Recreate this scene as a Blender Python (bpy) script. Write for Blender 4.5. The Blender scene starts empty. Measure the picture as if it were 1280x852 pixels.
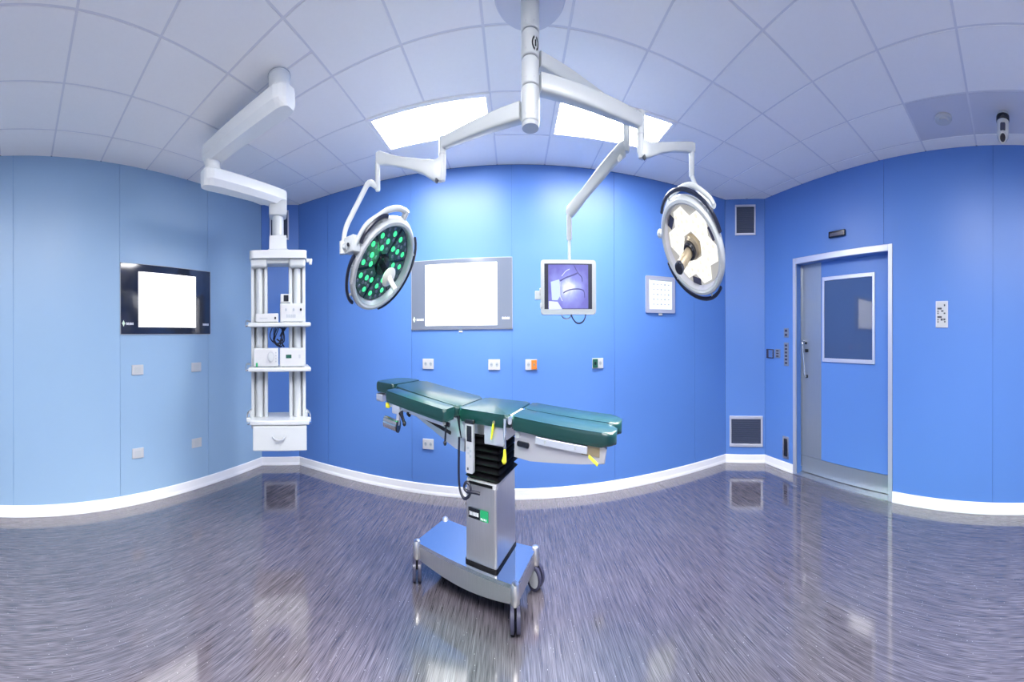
import bpy, bmesh, math, random
from mathutils import Vector, Matrix
random.seed(7)
PI = math.pi
S = bpy.context.scene
C = S.collection

# ------------------------------------------------------------------ camera (stretched cylindrical panorama)
FH, FV, Y0 = 393.41, 612.0, 419.57           # px per radian, px per unit height, horizon row
YAW, PITCH, ROLL = -0.0076, -0.0023, -0.0058
CAMZ = 1.333
def to_cam(v):
    x, y, z = v
    c, s = math.cos(YAW), math.sin(YAW); x, y = c*x - s*y, s*x + c*y
    c, s = math.cos(PITCH), math.sin(PITCH); y, z = c*y + s*z, -s*y + c*z
    c, s = math.cos(ROLL), math.sin(ROLL); x, z = c*x + s*z, -s*x + c*z
    return Vector((x, y, z))
M3 = Matrix((to_cam((1, 0, 0)), to_cam((0, 1, 0)), to_cam((0, 0, 1)))).transposed()   # world -> (right, forward, up)
INV = M3.transposed()
cam_d = bpy.data.cameras.new('camera'); cam = bpy.data.objects.new('camera', cam_d); C.objects.link(cam)
cam_d.type = 'PANO'; cam_d.panorama_type = 'CENTRAL_CYLINDRICAL'
cam_d.central_cylindrical_range_u_min = -640/FH; cam_d.central_cylindrical_range_u_max = 640/FH
cam_d.central_cylindrical_range_v_min = -(852 - Y0)/FV; cam_d.central_cylindrical_range_v_max = Y0/FV
cam_d.central_cylindrical_radius = 1.0
cam_d.clip_start = 0.02; cam_d.clip_end = 100; cam_d.lens = 12
r_, f_, u_ = INV @ Vector((1, 0, 0)), INV @ Vector((0, 1, 0)), INV @ Vector((0, 0, 1))
cam.matrix_world = Matrix(((r_.x, u_.x, -f_.x, 0), (r_.y, u_.y, -f_.y, 0), (r_.z, u_.z, -f_.z, CAMZ), (0, 0, 0, 1)))
S.camera = cam

# ------------------------------------------------------------------ world, exposure
w = bpy.data.worlds.new('world'); S.world = w; w.use_nodes = True
w.node_tree.nodes['Background'].inputs[0].default_value = (0.6, 0.7, 0.9, 1)
w.node_tree.nodes['Background'].inputs[1].default_value = 0.02
S.view_settings.view_transform = 'Standard'; S.view_settings.look = 'None'
S.view_settings.gamma = 1; S.view_settings.use_curve_mapping = False
S.view_settings.exposure = 1.25
PANEL_LIGHT = 15.0           # ceiling luminaires
SCREEN_LIGHT = .6

# ------------------------------------------------------------------ pixel helpers: a pixel gives a direction, the thing it touches the distance
def ray(px, py):
    th = (px - 640)/FH
    d = INV @ Vector((math.sin(th), math.cos(th), (Y0 - py)/FV))
    return d / math.hypot(d.x, d.y)
def at(px, py, r):
    d = ray(px, py); return Vector((d.x*r, d.y*r, CAMZ + d.z*r))
def onx(px, py, X):
    d = ray(px, py); t = X/d.x; return Vector((X, d.y*t, CAMZ + d.z*t))
def ony(px, py, Y):
    d = ray(px, py); t = Y/d.y; return Vector((d.x*t, Y, CAMZ + d.z*t))
def onz(px, py, Z):
    d = ray(px, py); t = (Z - CAMZ)/d.z; return Vector((d.x*t, d.y*t, Z))
def on_seg(px, py, A, B):
    d = ray(px, py); e = B - A
    # cam + t d = A + s e
    det = d.x*(-e.y) + e.x*d.y
    t = (A.x*(-e.y) + e.x*A.y)/det
    return Vector((d.x*t, d.y*t, CAMZ + d.z*t))

# ------------------------------------------------------------------ materials
def srgb(h):
    h = h.lstrip('#'); c = [int(h[i:i+2], 16)/255 for i in (0, 2, 4)]
    return tuple(((x/12.92) if x <= .04045 else ((x+.055)/1.055)**2.4) for x in c)
MATS = {}
def mat(name, col, rough=.5, metal=0, spec=.5, emit=None, estr=0, noise=None, bump=None, coat=0, ior=None):
    """noise=(scale, amount[, stretch]) varies the colour a little; bump=(scale, strength[, stretch])"""
    m = bpy.data.materials.new(name); m.use_nodes = True; MATS[name] = m
    nt = m.node_tree; b = nt.nodes['Principled BSDF']
    if isinstance(col, str): col = srgb(col)
    b.inputs['Base Color'].default_value = (*col, 1)
    b.inputs['Roughness'].default_value = rough; b.inputs['Metallic'].default_value = metal
    b.inputs['Specular IOR Level'].default_value = spec
    if ior: b.inputs['IOR'].default_value = ior
    if coat: b.inputs['Coat Weight'].default_value = coat; b.inputs['Coat Roughness'].default_value = .08
    if emit is not None:
        if isinstance(emit, str): emit = srgb(emit)
        b.inputs['Emission Color'].default_value = (*emit, 1); b.inputs['Emission Strength'].default_value = estr
    def coords(st):
        tc = nt.nodes.new('ShaderNodeTexCoord'); mp = nt.nodes.new('ShaderNodeMapping')
        mp.inputs['Scale'].default_value = st
        nt.links.new(tc.outputs['Object'], mp.inputs['Vector']); return mp
    if noise:
        st = noise[2] if len(noise) > 2 else (1, 1, 1)
        mp = coords(st); n = nt.nodes.new('ShaderNodeTexNoise'); n.inputs['Scale'].default_value = noise[0]; n.inputs['Detail'].default_value = 4
        nt.links.new(mp.outputs[0], n.inputs['Vector'])
        mx = nt.nodes.new('ShaderNodeMix'); mx.data_type = 'RGBA'; a = noise[1]
        mx.inputs['A'].default_value = (*[c*(1-a) for c in col], 1); mx.inputs['B'].default_value = (*[min(1, c*(1+a)) for c in col], 1)
        nt.links.new(n.outputs['Fac'], mx.inputs['Factor']); nt.links.new(mx.outputs['Result'], b.inputs['Base Color'])
    if bump:
        st = bump[2] if len(bump) > 2 else (1, 1, 1)
        mp = coords(st); n = nt.nodes.new('ShaderNodeTexNoise'); n.inputs['Scale'].default_value = bump[0]; n.inputs['Detail'].default_value = 3
        nt.links.new(mp.outputs[0], n.inputs['Vector'])
        bp = nt.nodes.new('ShaderNodeBump'); bp.inputs['Strength'].default_value = bump[1]; bp.inputs['Distance'].default_value = .01
        nt.links.new(n.outputs['Fac'], bp.inputs['Height']); nt.links.new(bp.outputs[0], b.inputs['Normal'])
    return m
mat('blue_wall', (.100, .237, .62), .38, noise=(1.2, .03))
mat('pale_wall', (.31, .475, .66), .38, noise=(1.2, .03))
mat('rear_wall', (.72, .74, .76), .5)
mat('switch_grey', (.20, .24, .34), .4)
mat('joint', (.06, .17, .5), .6)
mat('pale_joint', (.16, .32, .58), .6)
mat('ceiling_paint', (.96, .945, .93), .7, noise=(30, .02))
mat('ceiling_grid', (.76, .76, .80), .6)
mat('ceiling_grey', (.66, .66, .72), .55)
mat('baseboard', (.92, .92, .93), .35)
mat('white_paint', (.51, .54, .55), .3, noise=(8, .02))  # white darkened for the arms under the bright light panels
mat('rack_white_dimmed', (.58, .61, .62), .35, noise=(8, .02))  # same white as the booms, darkened so strong light won't burn out the rack
mat('pendant_white_lifted', (.84, .86, .85), .32, noise=(8, .02))  # same white, lightened to make up for weaker light on the booms
mat('door_steel', (.34, .38, .43), .3, .6, noise=(8, .08, (30, 30, 1)))
mat('white_plastic', (.56, .57, .58), .35)
mat('grey_plastic', (.45, .47, .50), .45)
mat('device_white', (.52, .55, .56), .4)
mat('steel', (.62, .63, .66), .28, 1, noise=(6, .08, (1, 1, 20)))
mat('brushed', (.76, .74, .72), .32, 1, noise=(8, .10, (30, 30, 1)))
mat('mirror_steel', (.80, .82, .85), .10, 1)
mat('alu', (.62, .64, .73), .4, .6)
mat('table_plate', (.52, .52, .56), .35, .5)
mat('chrome', (.85, .86, .88), .08, 1)
mat('black_rubber', (.004, .004, .006), .55, spec=.2)
mat('black_gloss', (.01, .012, .02), .15)
mat('navy_rim', (.010, .014, .035), .3)
mat('green_pad', (.004, .038, .038), .33, coat=.2, bump=(60, .03))
mat('dark_glass', (.018, .024, .045), .06, spec=.6)
mat('reflect_grey_glass', (.16, .19, .25), .08, spec=.7)  # screen glass greyed so its colour carries the room's reflection
mat('door_glass', (.05, .085, .19), .04, spec=.8)
mat('vent_dark', (.045, .06, .11), .5)
mat('vent_grille', (.06, .08, .14), .5)
mat('screen_white', (.9, .9, .9), .3, emit=(1, 1, 1), estr=SCREEN_LIGHT)
mat('light_diffuser', (.95, .95, .95), .4, emit=(1.0, .985, 1.0), estr=PANEL_LIGHT)
mat('viewer_lit', (.7, .75, .75), .4, emit=(.80, .95, .98), estr=.18)
mat('print_dark', (.05, .06, .08), .5)
mat('print_white', (.9, .92, .95), .5)
mat('print_grey', (.35, .40, .45), .5)
mat('logo_green', (.72, .88, .66), .5)
mat('plate_green', (.02, .36, .14), .4)
mat('orange', (.80, .20, .02), .4)
mat('socket_green', (.005, .09, .06), .4)
mat('yellow', (.80, .72, .03), .4)
mat('cable', (.01, .012, .03), .4)
mat('led_face', (.012, .03, .05), .2, coat=.3)
mat('led_module', (.03, .075, .075), .3, noise=(120, .8))
mat('led_green', (.05, .7, .2), .3, emit=(.05, .9, .28), estr=.55)
mat('led_cream', (.55, .53, .48), .4, emit=(1.0, .96, .86), estr=.40)
mat('led_cream_lens', (.35, .33, .28), .2, emit=(1.0, .92, .76), estr=.34)
mat('cream_face', (.40, .38, .34), .35, emit=(1.0, .95, .85), estr=.10)
mat('cream', (.84, .82, .72), .4)
mat('bronze', (.36, .30, .21), .35, .5)
mat('smoked', (.05, .05, .09), .25)

def floor_material():
    m = bpy.data.materials.new('floor_vinyl'); m.use_nodes = True; MATS['floor'] = m
    nt = m.node_tree; b = nt.nodes['Principled BSDF']; L = nt.links.new
    tc = nt.nodes.new('ShaderNodeTexCoord')
    def streak(sx, sy, detail=3, rough=.6):
        mp = nt.nodes.new('ShaderNodeMapping'); mp.inputs['Scale'].default_value = (sx, sy, 1)
        L(tc.outputs['Object'], mp.inputs['Vector'])
        n = nt.nodes.new('ShaderNodeTexNoise'); n.inputs['Scale'].default_value = 1; n.inputs['Detail'].default_value = detail; n.inputs['Roughness'].default_value = rough
        L(mp.outputs[0], n.inputs['Vector']); return n
    n1 = streak(210, 3.6, 2); n2 = streak(420, 8, 1); n3 = streak(60, 1.4, 2)
    a1 = nt.nodes.new('ShaderNodeMath'); a1.operation = 'ADD'; L(n1.outputs['Fac'], a1.inputs[0]); L(n2.outputs['Fac'], a1.inputs[1])
    a2 = nt.nodes.new('ShaderNodeMath'); a2.operation = 'MULTIPLY_ADD'; L(n3.outputs['Fac'], a2.inputs[0]); a2.inputs[1].default_value = .6; L(a1.outputs[0], a2.inputs[2])
    cr = nt.nodes.new('ShaderNodeValToRGB'); mr = nt.nodes.new('ShaderNodeMapRange')
    mr.inputs['From Min'].default_value = .9; mr.inputs['From Max'].default_value = 1.7; L(a2.outputs[0], mr.inputs['Value']); L(mr.outputs[0], cr.inputs[0])
    e = cr.color_ramp.elements
    e[0].position = .18; e[0].color = (.052, .044, .055, 1); e[1].position = .85; e[1].color = (.205, .185, .218, 1)
    k = e.new(.5); k.color = (.122, .108, .128, 1)
    # light specks
    mp = nt.nodes.new('ShaderNodeMapping'); mp.inputs['Scale'].default_value = (60, 24, 1); L(tc.outputs['Object'], mp.inputs['Vector'])
    v = nt.nodes.new('ShaderNodeTexVoronoi'); v.inputs['Scale'].default_value = 1; L(mp.outputs[0], v.inputs['Vector'])
    lt = nt.nodes.new('ShaderNodeMath'); lt.operation = 'LESS_THAN'; lt.inputs[1].default_value = .085; L(v.outputs['Distance'], lt.inputs[0])
    wn = nt.nodes.new('ShaderNodeSeparateColor'); L(v.outputs['Color'], wn.inputs[0])
    gt = nt.nodes.new('ShaderNodeMath'); gt.operation = 'GREATER_THAN'; gt.inputs[1].default_value = .6; L(wn.outputs[0], gt.inputs[0])
    mu = nt.nodes.new('ShaderNodeMath'); mu.operation = 'MULTIPLY'; L(lt.outputs[0], mu.inputs[0]); L(gt.outputs[0], mu.inputs[1])
    mx = nt.nodes.new('ShaderNodeMix'); mx.data_type = 'RGBA'; L(mu.outputs[0], mx.inputs['Factor']); L(cr.outputs[0], mx.inputs['A']); mx.inputs['B'].default_value = (.52, .50, .52, 1)
    L(mx.outputs['Result'], b.inputs['Base Color'])
    b.inputs['Roughness'].default_value = .09; b.inputs['IOR'].default_value = 1.9
floor_material()

# ------------------------------------------------------------------ mesh helpers
def frame(z, x=None):
    z = Vector(z).normalized()
    x = Vector(x) if x is not None else (Vector((0, 0, 1)) if abs(z.z) < .9 else Vector((1, 0, 0)))
    x = (x - z*x.dot(z)).normalized(); y = z.cross(x)
    return Matrix((x, y, z)).transposed()
def T(loc, R=None):
    m = (R.to_4x4() if R is not None else Matrix.Identity(4)); return Matrix.Translation(loc) @ m
def rotz(a): return Matrix.Rotation(a, 3, 'Z')

class MB:
    def __init__(self): self.bm = bmesh.new(); self.mi = 0
    def _tag(self, before, smooth=False):
        for f in self.bm.faces:
            if f.index == -1 or f.index >= before: pass
    def box(self, c, size, R=None, bevel=0, seg=2):
        m = T(c, R) @ Matrix.Diagonal((*size, 1))
        g = bmesh.ops.create_cube(self.bm, size=1, matrix=m)
        if bevel:
            es = set(e for v in g['verts'] for e in v.link_edges)
            bmesh.ops.bevel(self.bm, geom=list(es), offset=bevel, segments=seg, profile=.5, affect='EDGES')
        return self
    def prism(self, pts, z0, z1, M=None, bevel=0, seg=2):
        """pts: ccw 2-D outline, extruded z0..z1 in the frame M"""
        M = M or Matrix.Identity(4)
        lo = [self.bm.verts.new(M @ Vector((p[0], p[1], z0))) for p in pts]
        hi = [self.bm.verts.new(M @ Vector((p[0], p[1], z1))) for p in pts]
        n = len(pts); fs = [self.bm.faces.new(lo[::-1]), self.bm.faces.new(hi)]
        for i in range(n): fs.append(self.bm.faces.new((lo[i], lo[(i+1) % n], hi[(i+1) % n], hi[i])))
        if bevel:
            es = list(fs[0].edges) + list(fs[1].edges)
            bmesh.ops.bevel(self.bm, geom=es, offset=bevel, segments=seg, profile=.5, affect='EDGES')
        return self
    def rings(self, rings, cap=True, closed=False):
        vr = [[self.bm.verts.new(p) for p in r] for r in rings]; n = len(vr[0])
        K = len(vr) if closed else len(vr)-1
        for a in range(K):
            A, B = vr[a], vr[(a+1) % len(vr)]
            for i in range(n): self.bm.faces.new((A[i], A[(i+1) % n], B[(i+1) % n], B[i]))
        if cap and not closed:
            self.bm.faces.new(vr[0][::-1]); self.bm.faces.new(vr[-1])
        return self
    def tube(self, path, rad, n=12, closed=False, flat=1.0):
        path = [Vector(p) for p in path]; N = len(path); rs = []
        rads = rad if isinstance(rad, (list, tuple)) else [rad]*N
        tang = []
        for i in range(N):
            a = path[(i-1) % N] if (closed or i > 0) else path[i]; b = path[(i+1) % N] if (closed or i < N-1) else path[i]
            tang.append((b-a).normalized())
        F = frame(tang[0]); x = F.col[0]
        for i in range(N):
            t = tang[i]; x = (x - t*x.dot(t)).normalized(); y = t.cross(x)
            rs.append([path[i] + (x*math.cos(2*PI*k/n)*flat + y*math.sin(2*PI*k/n))*rads[i] for k in range(n)])
        return self.rings(rs, True, closed)
    def cyl(self, a, b, r, r2=None, n=24):
        return self.tube([a, b], [r, r if r2 is None else r2], n)
    def lathe(self, prof, M=None, n=40):
        """prof: list of (radius, z) closed loop or open profile from axis to axis"""
        M = M or Matrix.Identity(4)
        rs = []
        for r, z in prof:
            rs.append([M @ Vector((max(r, 1e-5)*math.cos(2*PI*k/n), max(r, 1e-5)*math.sin(2*PI*k/n), z)) for k in range(n)])
        return self.rings(rs, True)
    def ring_lathe(self, prof, M=None, n=48):
        M = M or Matrix.Identity(4)
        rs = [[M @ Vector((r*math.cos(2*PI*k/n), r*math.sin(2*PI*k/n), z)) for k in range(n)] for r, z in prof]
        return self.rings(rs, False, True)
    def loft(self, st, up=(0, 0, 1), pw=4.0, n=20):
        """st: list of (centre, width, height); superellipse sections across the path, up stays up"""
        P = [Vector(s[0]) for s in st]; N = len(P); up = Vector(up); rs = []
        for i in range(N):
            t = (P[min(i+1, N-1)] - P[max(i-1, 0)]).normalized()
            x = t.cross(up).normalized(); y = x.cross(t)
            y = up if abs(t.z) < .5 else y
            r = []
            for k in range(n):
                a = 2*PI*k/n; c, s_ = math.cos(a), math.sin(a)
                r.append(P[i] + x*math.copysign(abs(c)**(2/pw), c)*st[i][1]/2 + y*math.copysign(abs(s_)**(2/pw), s_)*st[i][2]/2)
            rs.append(r)
        return self.rings(rs)
    def sphere(self, c, r, M=None, seg=16):
        bmesh.ops.create_uvsphere(self.bm, u_segments=seg, v_segments=seg//2, radius=1, matrix=T(c, M) @ Matrix.Diagonal((*(r if isinstance(r, (tuple, list)) else (r, r, r)), 1)))
        return self
    def build(self, name, m, parent=None, smooth=False, origin=None):
        bm = self.bm
        bmesh.ops.recalc_face_normals(bm, faces=bm.faces)
        if parent is not None: bm.transform(WORLD[parent.name].inverted())
        elif origin is not None: bm.transform(Matrix.Translation(-Vector(origin)))
        me = bpy.data.meshes.new(name); bm.to_mesh(me); bm.free()
        me.materials.append(MATS[m] if isinstance(m, str) else m)
        if smooth:
            me.polygons.foreach_set('use_smooth', [True]*len(me.polygons))
            try: me.set_sharp_from_angle(angle=math.radians(38))
            except Exception: pass
        o = bpy.data.objects.new(name, me); C.objects.link(o)
        if parent is not None:
            o.parent = parent; WORLD[o.name] = WORLD[parent.name].copy()
        else:
            if origin is not None: o.location = origin
            WORLD[o.name] = Matrix.Translation(origin) if origin is not None else Matrix.Identity(4)
        return o
WORLD = {}
def thing(name, label, cat, M=None, group=None):
    o = bpy.data.objects.new(name, None); C.objects.link(o); o.empty_display_size = .05
    M = M if M is not None else Matrix.Identity(4)
    if isinstance(M, Vector): M = Matrix.Translation(M)
    o.matrix_world = M; WORLD[o.name] = M.copy()
    o['label'] = label; o['category'] = cat
    if group: o['group'] = group
    return o
def tag(o, label, cat, group=None):
    o['label'] = label; o['category'] = cat
    if group: o['group'] = group
    return o
def struct(o, label=None):
    o['kind'] = 'structure'
    if label: o['label'] = label
    return o
def copy_part(src, parent, name=None):
    c = src.copy(); C.objects.link(c); c.parent = parent; return c
def rpoly(x0, x1, y0, y1, r, seg=5):
    """rounded rectangle outline; r one radius or (bl, br, tr, tl)"""
    rr = r if isinstance(r, (tuple, list)) else (r,)*4
    pts = []
    for (cx, cy, a0, q) in ((x0, y0, PI, rr[0]), (x1, y0, 1.5*PI, rr[1]), (x1, y1, 0, rr[2]), (x0, y1, .5*PI, rr[3])):
        sx = 1 if cx == x0 else -1; sy = 1 if cy == y0 else -1
        if q <= 0: pts.append((cx, cy)); continue
        for k in range(seg+1):
            a = a0 + .5*PI*k/seg
            pts.append((cx + sx*q + q*math.cos(a), cy + sy*q + q*math.sin(a)))
    return pts
def smooth_path(pts, per=6):
    P = [Vector(p) for p in pts]; out = []
    for i in range(len(P)-1):
        p0 = P[max(i-1, 0)]; p1 = P[i]; p2 = P[i+1]; p3 = P[min(i+2, len(P)-1)]
        for k in range(per):
            t = k/per
            out.append(.5*((2*p1) + (p2-p0)*t + (2*p0-5*p1+4*p2-p3)*t*t + (3*p1-p0-3*p2+p3)*t**3))
    out.append(P[-1]); return out
def round_path(pts, rad, seg=5):
    P = [Vector(p) for p in pts]; out = [P[0]]
    for i in range(1, len(P)-1):
        a = (P[i-1]-P[i]); b = (P[i+1]-P[i]); q = min(rad, a.length*.45, b.length*.45)
        s = P[i] + a.normalized()*q; e = P[i] + b.normalized()*q
        for k in range(seg+1):
            t = k/seg; out.append(s*(1-t)**2 + P[i]*2*t*(1-t) + e*t*t)
    out.append(P[-1]); return out

# ------------------------------------------------------------------ room
H = CAMZ + 1.3766
YB, XL, XR, YF = 3.9668, -3.6752, 3.5936, -2.6
cBL = ony(374, 400, YB).xy.to_3d(); cL = onx(327, 400, XL).xy.to_3d()
cBR = ony(906.5, 400, YB).xy.to_3d(); cR = onx(956, 400, XR).xy.to_3d()
for v in (cBL, cL, cBR, cR): v.z = 0
ROOM = [Vector((XL, YF)), Vector((XR, YF)), cR.xy, cBR.xy, cBL.xy, cL.xy]     # ccw
def clip(poly, clipper):
    for i in range(len(clipper)):
        a, b = clipper[i], clipper[(i+1) % len(clipper)]; out = []
        side = lambda p: (b.x-a.x)*(p[1]-a.y) - (b.y-a.y)*(p[0]-a.x)
        for k in range(len(poly)):
            p, q = poly[k], poly[(k+1) % len(poly)]; sp, sq = side(p), side(q)
            if sp >= 0: out.append(p)
            if (sp > 0 > sq) or (sp < 0 < sq):
                t = sp/(sp-sq); out.append((p[0]+(q[0]-p[0])*t, p[1]+(q[1]-p[1])*t))
        poly = out
        if len(poly) < 3: return []
    return poly
b = MB(); b.prism([tuple(p) for p in ROOM], -.12, 0); fl = struct(b.build('floor', 'floor'))

def wall(name, A, B, rects, m, jm):
    """A->B along the wall foot (room on the left); rects (s0,s1,z0,z1) in metres along it"""
    A = Vector((A.x, A.y, 0)); B = Vector((B.x, B.y, 0)); e = (B-A).normalized(); nrm = Vector((-e.y, e.x, 0))
    M = Matrix(((e.x, nrm.x, 0, A.x), (e.y, nrm.y, 0, A.y), (0, 0, 1, 0), (0, 0, 0, 1)))
    b = MB(); R = M.to_3x3()
    for s0, s1, z0, z1 in rects:
        b.box(M @ Vector(((s0+s1)/2, -.058, (z0+z1)/2)), (s1-s0, .10, z1-z0), R)
    root = struct(b.build(name, jm))
    for s0, s1, z0, z1 in rects:
        b = MB(); g = .0022
        b.box(M @ Vector(((s0+s1)/2, -.004, (z0+z1)/2)), (s1-s0-2*g, .008, z1-z0), R)
        b.build('wall_panel', m, root)
    return root, M
def splits(total, cuts, z0=0, z1=None):
    z1 = z1 or H; c = [0]+[x for x in sorted(cuts) if .02 < x < total-.02]+[total]
    return [(c[i], c[i+1], z0, z1) for i in range(len(c)-1)]
# back wall runs from the right corner to the left corner (room on its left hand)
Lb = (cBL-cBR).length
seams_b = [cBR.x - ony(x, 400, YB).x for x in (768, 640, 514.5, 410, 868)]
wall('wall_back', cBR, cBL, splits(Lb, seams_b), 'blue_wall', 'joint')
Ll = cL.y - YF
seams_l = [cL.y - onx(x, 400, XL).y for x in (260, 150, 16.5)] + [cL.y+1.35]
wall('wall_left', cL, Vector((XL, YF, 0)), splits(Ll, seams_l), 'pale_wall', 'pale_joint')
wall('wall_corner_left', cBL, cL, [(0, (cBL-cL).length, 0, H)], 'blue_wall', 'joint')
wall('wall_corner_right', cR, cBR, [(0, (cBR-cR).length, 0, H)], 'blue_wall', 'joint')
wall('wall_front', Vector((XL, YF, 0)), Vector((XR, YF, 0)), splits(XR-XL, [1.3*k+.5 for k in range(6)]), 'rear_wall', 'pale_joint')
# right wall with the door opening
DY1 = onx(991.5, 450, XR).y; DY0 = onx(1115.5, 450, XR).y            # outer edges of the door frame
DZ = (onx(1115, 304, XR).z + onx(993, 323.5, XR).z)/2                # top of the frame
s_a, s_b = DY0 - YF, DY1 - YF
sm1 = onx(1104.5, 250, XR).y - YF; sm2 = onx(1241, 400, XR).y - YF
Lr = cR.y - YF
wall('wall_right', Vector((XR, YF, 0)), cR, splits(sm2, [sm2-1.3]) + [(sm2, s_a, 0, DZ), (sm2, sm1, DZ, H), (sm1, Lr, DZ, H), (s_b, Lr, 0, DZ)], 'blue_wall', 'joint')

# baseboards: coved white strip
def baseboard(name, A, B, h=.085):
    A = Vector((A.x, A.y, 0)); B = Vector((B.x, B.y, 0)); e = (B-A).normalized(); n = Vector((-e.y, e.x, 0))
    prof = [(0.0, 0), (.016, 0), (.016, .012), (.011, .03), (.009, h-.006), (.005, h), (0, h)]
    b = MB(); b.rings([[P + n*(q[0]+.0005) + Vector((0, 0, q[1])) for q in prof] for P in (A, B)])
    return struct(b.build(name, 'baseboard'))
baseboard('baseboard_back', cBR, cBL); baseboard('baseboard_left', cL, Vector((XL, YF, 0)))
baseboard('baseboard_corner_left', cBL, cL); baseboard('baseboard_corner_right', cR, cBR)
baseboard('baseboard_right', Vector((XR, YF, 0)), Vector((XR, DY0, 0))); baseboard('baseboard_door', Vector((XR, DY1, 0)), cR)
baseboard('baseboard_front', Vector((XL, YF, 0)), Vector((XR, YF, 0)))

# ------------------------------------------------------------------ ceiling
GX, GY = -.21, 3.3726           # tile grid
b = MB(); b.prism([tuple(p) for p in ROOM], H+.003, H+.10); ceil = struct(b.build('ceiling', 'ceiling_grid'))
LIGHTS = [(-2, 0, 0), (1, 3, 0), (-2, 0, 6), (1, 3, 6), (-2, 0, 4), (1, 3, 4)]  # pair nearest the back wall is seen; the others are added unseen as fill
lit = set((i, j) for a, c, j in LIGHTS for i in range(a, c))
GREY = {(5, 4), (5, 5)}
PEND = onz(349, 94, H)
g = .010
shared = {}
for i in range(-7, 8):
    for j in range(-2, 11):
        if (i, j) in lit: continue
        x0, x1, y1, y0 = GX+.6*i, GX+.6*(i+1), GY-.6*j, GY-.6*(j+1)
        pieces = [(x0, x1, y0, y1)]
        if x0 < PEND.x < x1 and y0 < PEND.y < y1: pieces = [(x0, x1, y0, PEND.y), (x0, x1, PEND.y, y1)]
        for q in pieces:
            pl = [(q[0]+g, q[2]+g), (q[1]-g, q[2]+g), (q[1]-g, q[3]-g), (q[0]+g, q[3]-g)]
            cp = clip(pl, ROOM)
            if not cp: continue
            area = .5*abs(sum(cp[k][0]*cp[(k+1) % len(cp)][1]-cp[(k+1) % len(cp)][0]*cp[k][1] for k in range(len(cp))))
            if area < .002: continue
            m = 'ceiling_grey' if (i, j) in GREY else 'ceiling_paint'
            full = abs(area-(.6-2*g)**2) < 1e-5
            if full and m in shared:
                o = copy_part(shared[m][0], ceil); o.location = (x0-shared[m][1], y0-shared[m][2], 0)
            else:
                b = MB(); b.prism(cp, H, H+.014); o = b.build('ceiling_tile', m, ceil)
                if full: shared[m] = (o, x0, y0)
for (a, c, j) in LIGHTS:
    x0, x1, y1, y0 = GX+.6*a, GX+.6*c, GY-.6*j, GY-.6*(j+1)
    where = {0: 'nearest the back wall', 4: 'right above the viewpoint', 6: 'at the unseen end of the room'}[j]
    side = 'left' if a < 0 else 'right'
    lab = ('bright rectangular ceiling light panel behind the %s arm of the hanging lamps' % side) if j == 0 else 'added out-of-view ceiling light panel %s, %s of the pair' % (where, side)
    t = thing('ceiling_light', lab, 'ceiling light', Vector(((x0+x1)/2, (y0+y1)/2, H)), 'rectangular ceiling light panels')
    b = MB(); q = .045
    for (u0, u1, v0, v1) in ((x0, x1, y0, y0+q), (x0, x1, y1-q, y1), (x0, x0+q, y0+q, y1-q), (x1-q, x1, y0+q, y1-q)):
        b.box(((u0+u1)/2, (v0+v1)/2, H+.001), (u1-u0-.004, v1-v0-.002, .016))
    b.build('frame', 'ceiling_paint', t)
    b = MB(); b.box(((x0+x1)/2, (y0+y1)/2, H+.004), (x1-x0-2*q, y1-y0-2*q, .008)); b.build('diffuser', 'light_diffuser', t)

# ------------------------------------------------------------------ door
RX = XR + .125                  # plane of the recessed leaf
d1 = bpy.data.objects.new('door_1', None); C.objects.link(d1); d1['kind'] = 'structure'; WORLD['door_1'] = Matrix.Identity(4)
fw = .055
b = MB()
for (y0, y1, z0, z1) in ((DY0, DY0+fw, 0, DZ), (DY1-fw, DY1, 0, DZ), (DY0+fw, DY1-fw, DZ-fw, DZ)):
    b.box((XR+.002, (y0+y1)/2, (z0+z1)/2), (.03, y1-y0, z1-z0), bevel=.004)
b.build('door_frame', 'alu', d1)
b = MB()    # reveal of the opening
b.box((XR+.08, DY1-.029, DZ/2), (.12, .058, DZ)); b.box((XR+.08, DY0+.0275, DZ/2), (.12, .055, DZ)); b.box((XR+.08, (DY0+DY1)/2, DZ-.0275), (.12, DY1-DY0-.116, .055))
b.build('door_reveal', 'blue_wall', d1)
b = MB(); b.box((RX-.012, DY1-fw-.009, DZ/2), (.02, .012, DZ-.12)); b.build('seal_strip', 'steel', d1)
ysp = onx(1026.5, 450, RX).y
b = MB(); b.box((RX+.02, (ysp+DY0+.04)/2, .165+(DZ-.05-.165)/2), (.04, ysp-DY0-.04-.002, DZ-.05-.165)); b.build('door_leaf', 'blue_wall', d1)
b = MB(); b.box((RX+.02, (ysp+DY1-.04)/2, .165+(DZ-.05-.165)/2), (.04, DY1-.04-ysp-.002, DZ-.05-.165)); b.build('steel_strip', 'door_steel', d1)
b = MB(); b.box((RX+.02, (DY0+DY1)/2, .0875), (.046, DY1-DY0-.12, .150)); b.build('kick_plate', 'door_steel', d1)
b = MB(); b.box((RX-.05, (DY0+DY1)/2, .004), (.17, DY1-DY0-.02, .007)); b.build('threshold', 'brushed', d1)
wy1 = onx(1028.5, 400, RX).y; wy0 = onx(1094, 400, RX).y; wz1 = onx(1093, 340, RX).z; wz0 = onx(1060, 453.5, RX).z
q = .035; b = MB()
for (y0, y1, z0, z1) in ((wy0, wy0+q, wz0, wz1), (wy1-q, wy1, wz0, wz1), (wy0+q, wy1-q, wz0, wz0+q), (wy0+q, wy1-q, wz1-q, wz1)):
    b.box((RX-.004, (y0+y1)/2, (z0+z1)/2), (.03, y1-y0, z1-z0), bevel=.003)
b.build('window_frame', 'alu', d1)
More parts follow.
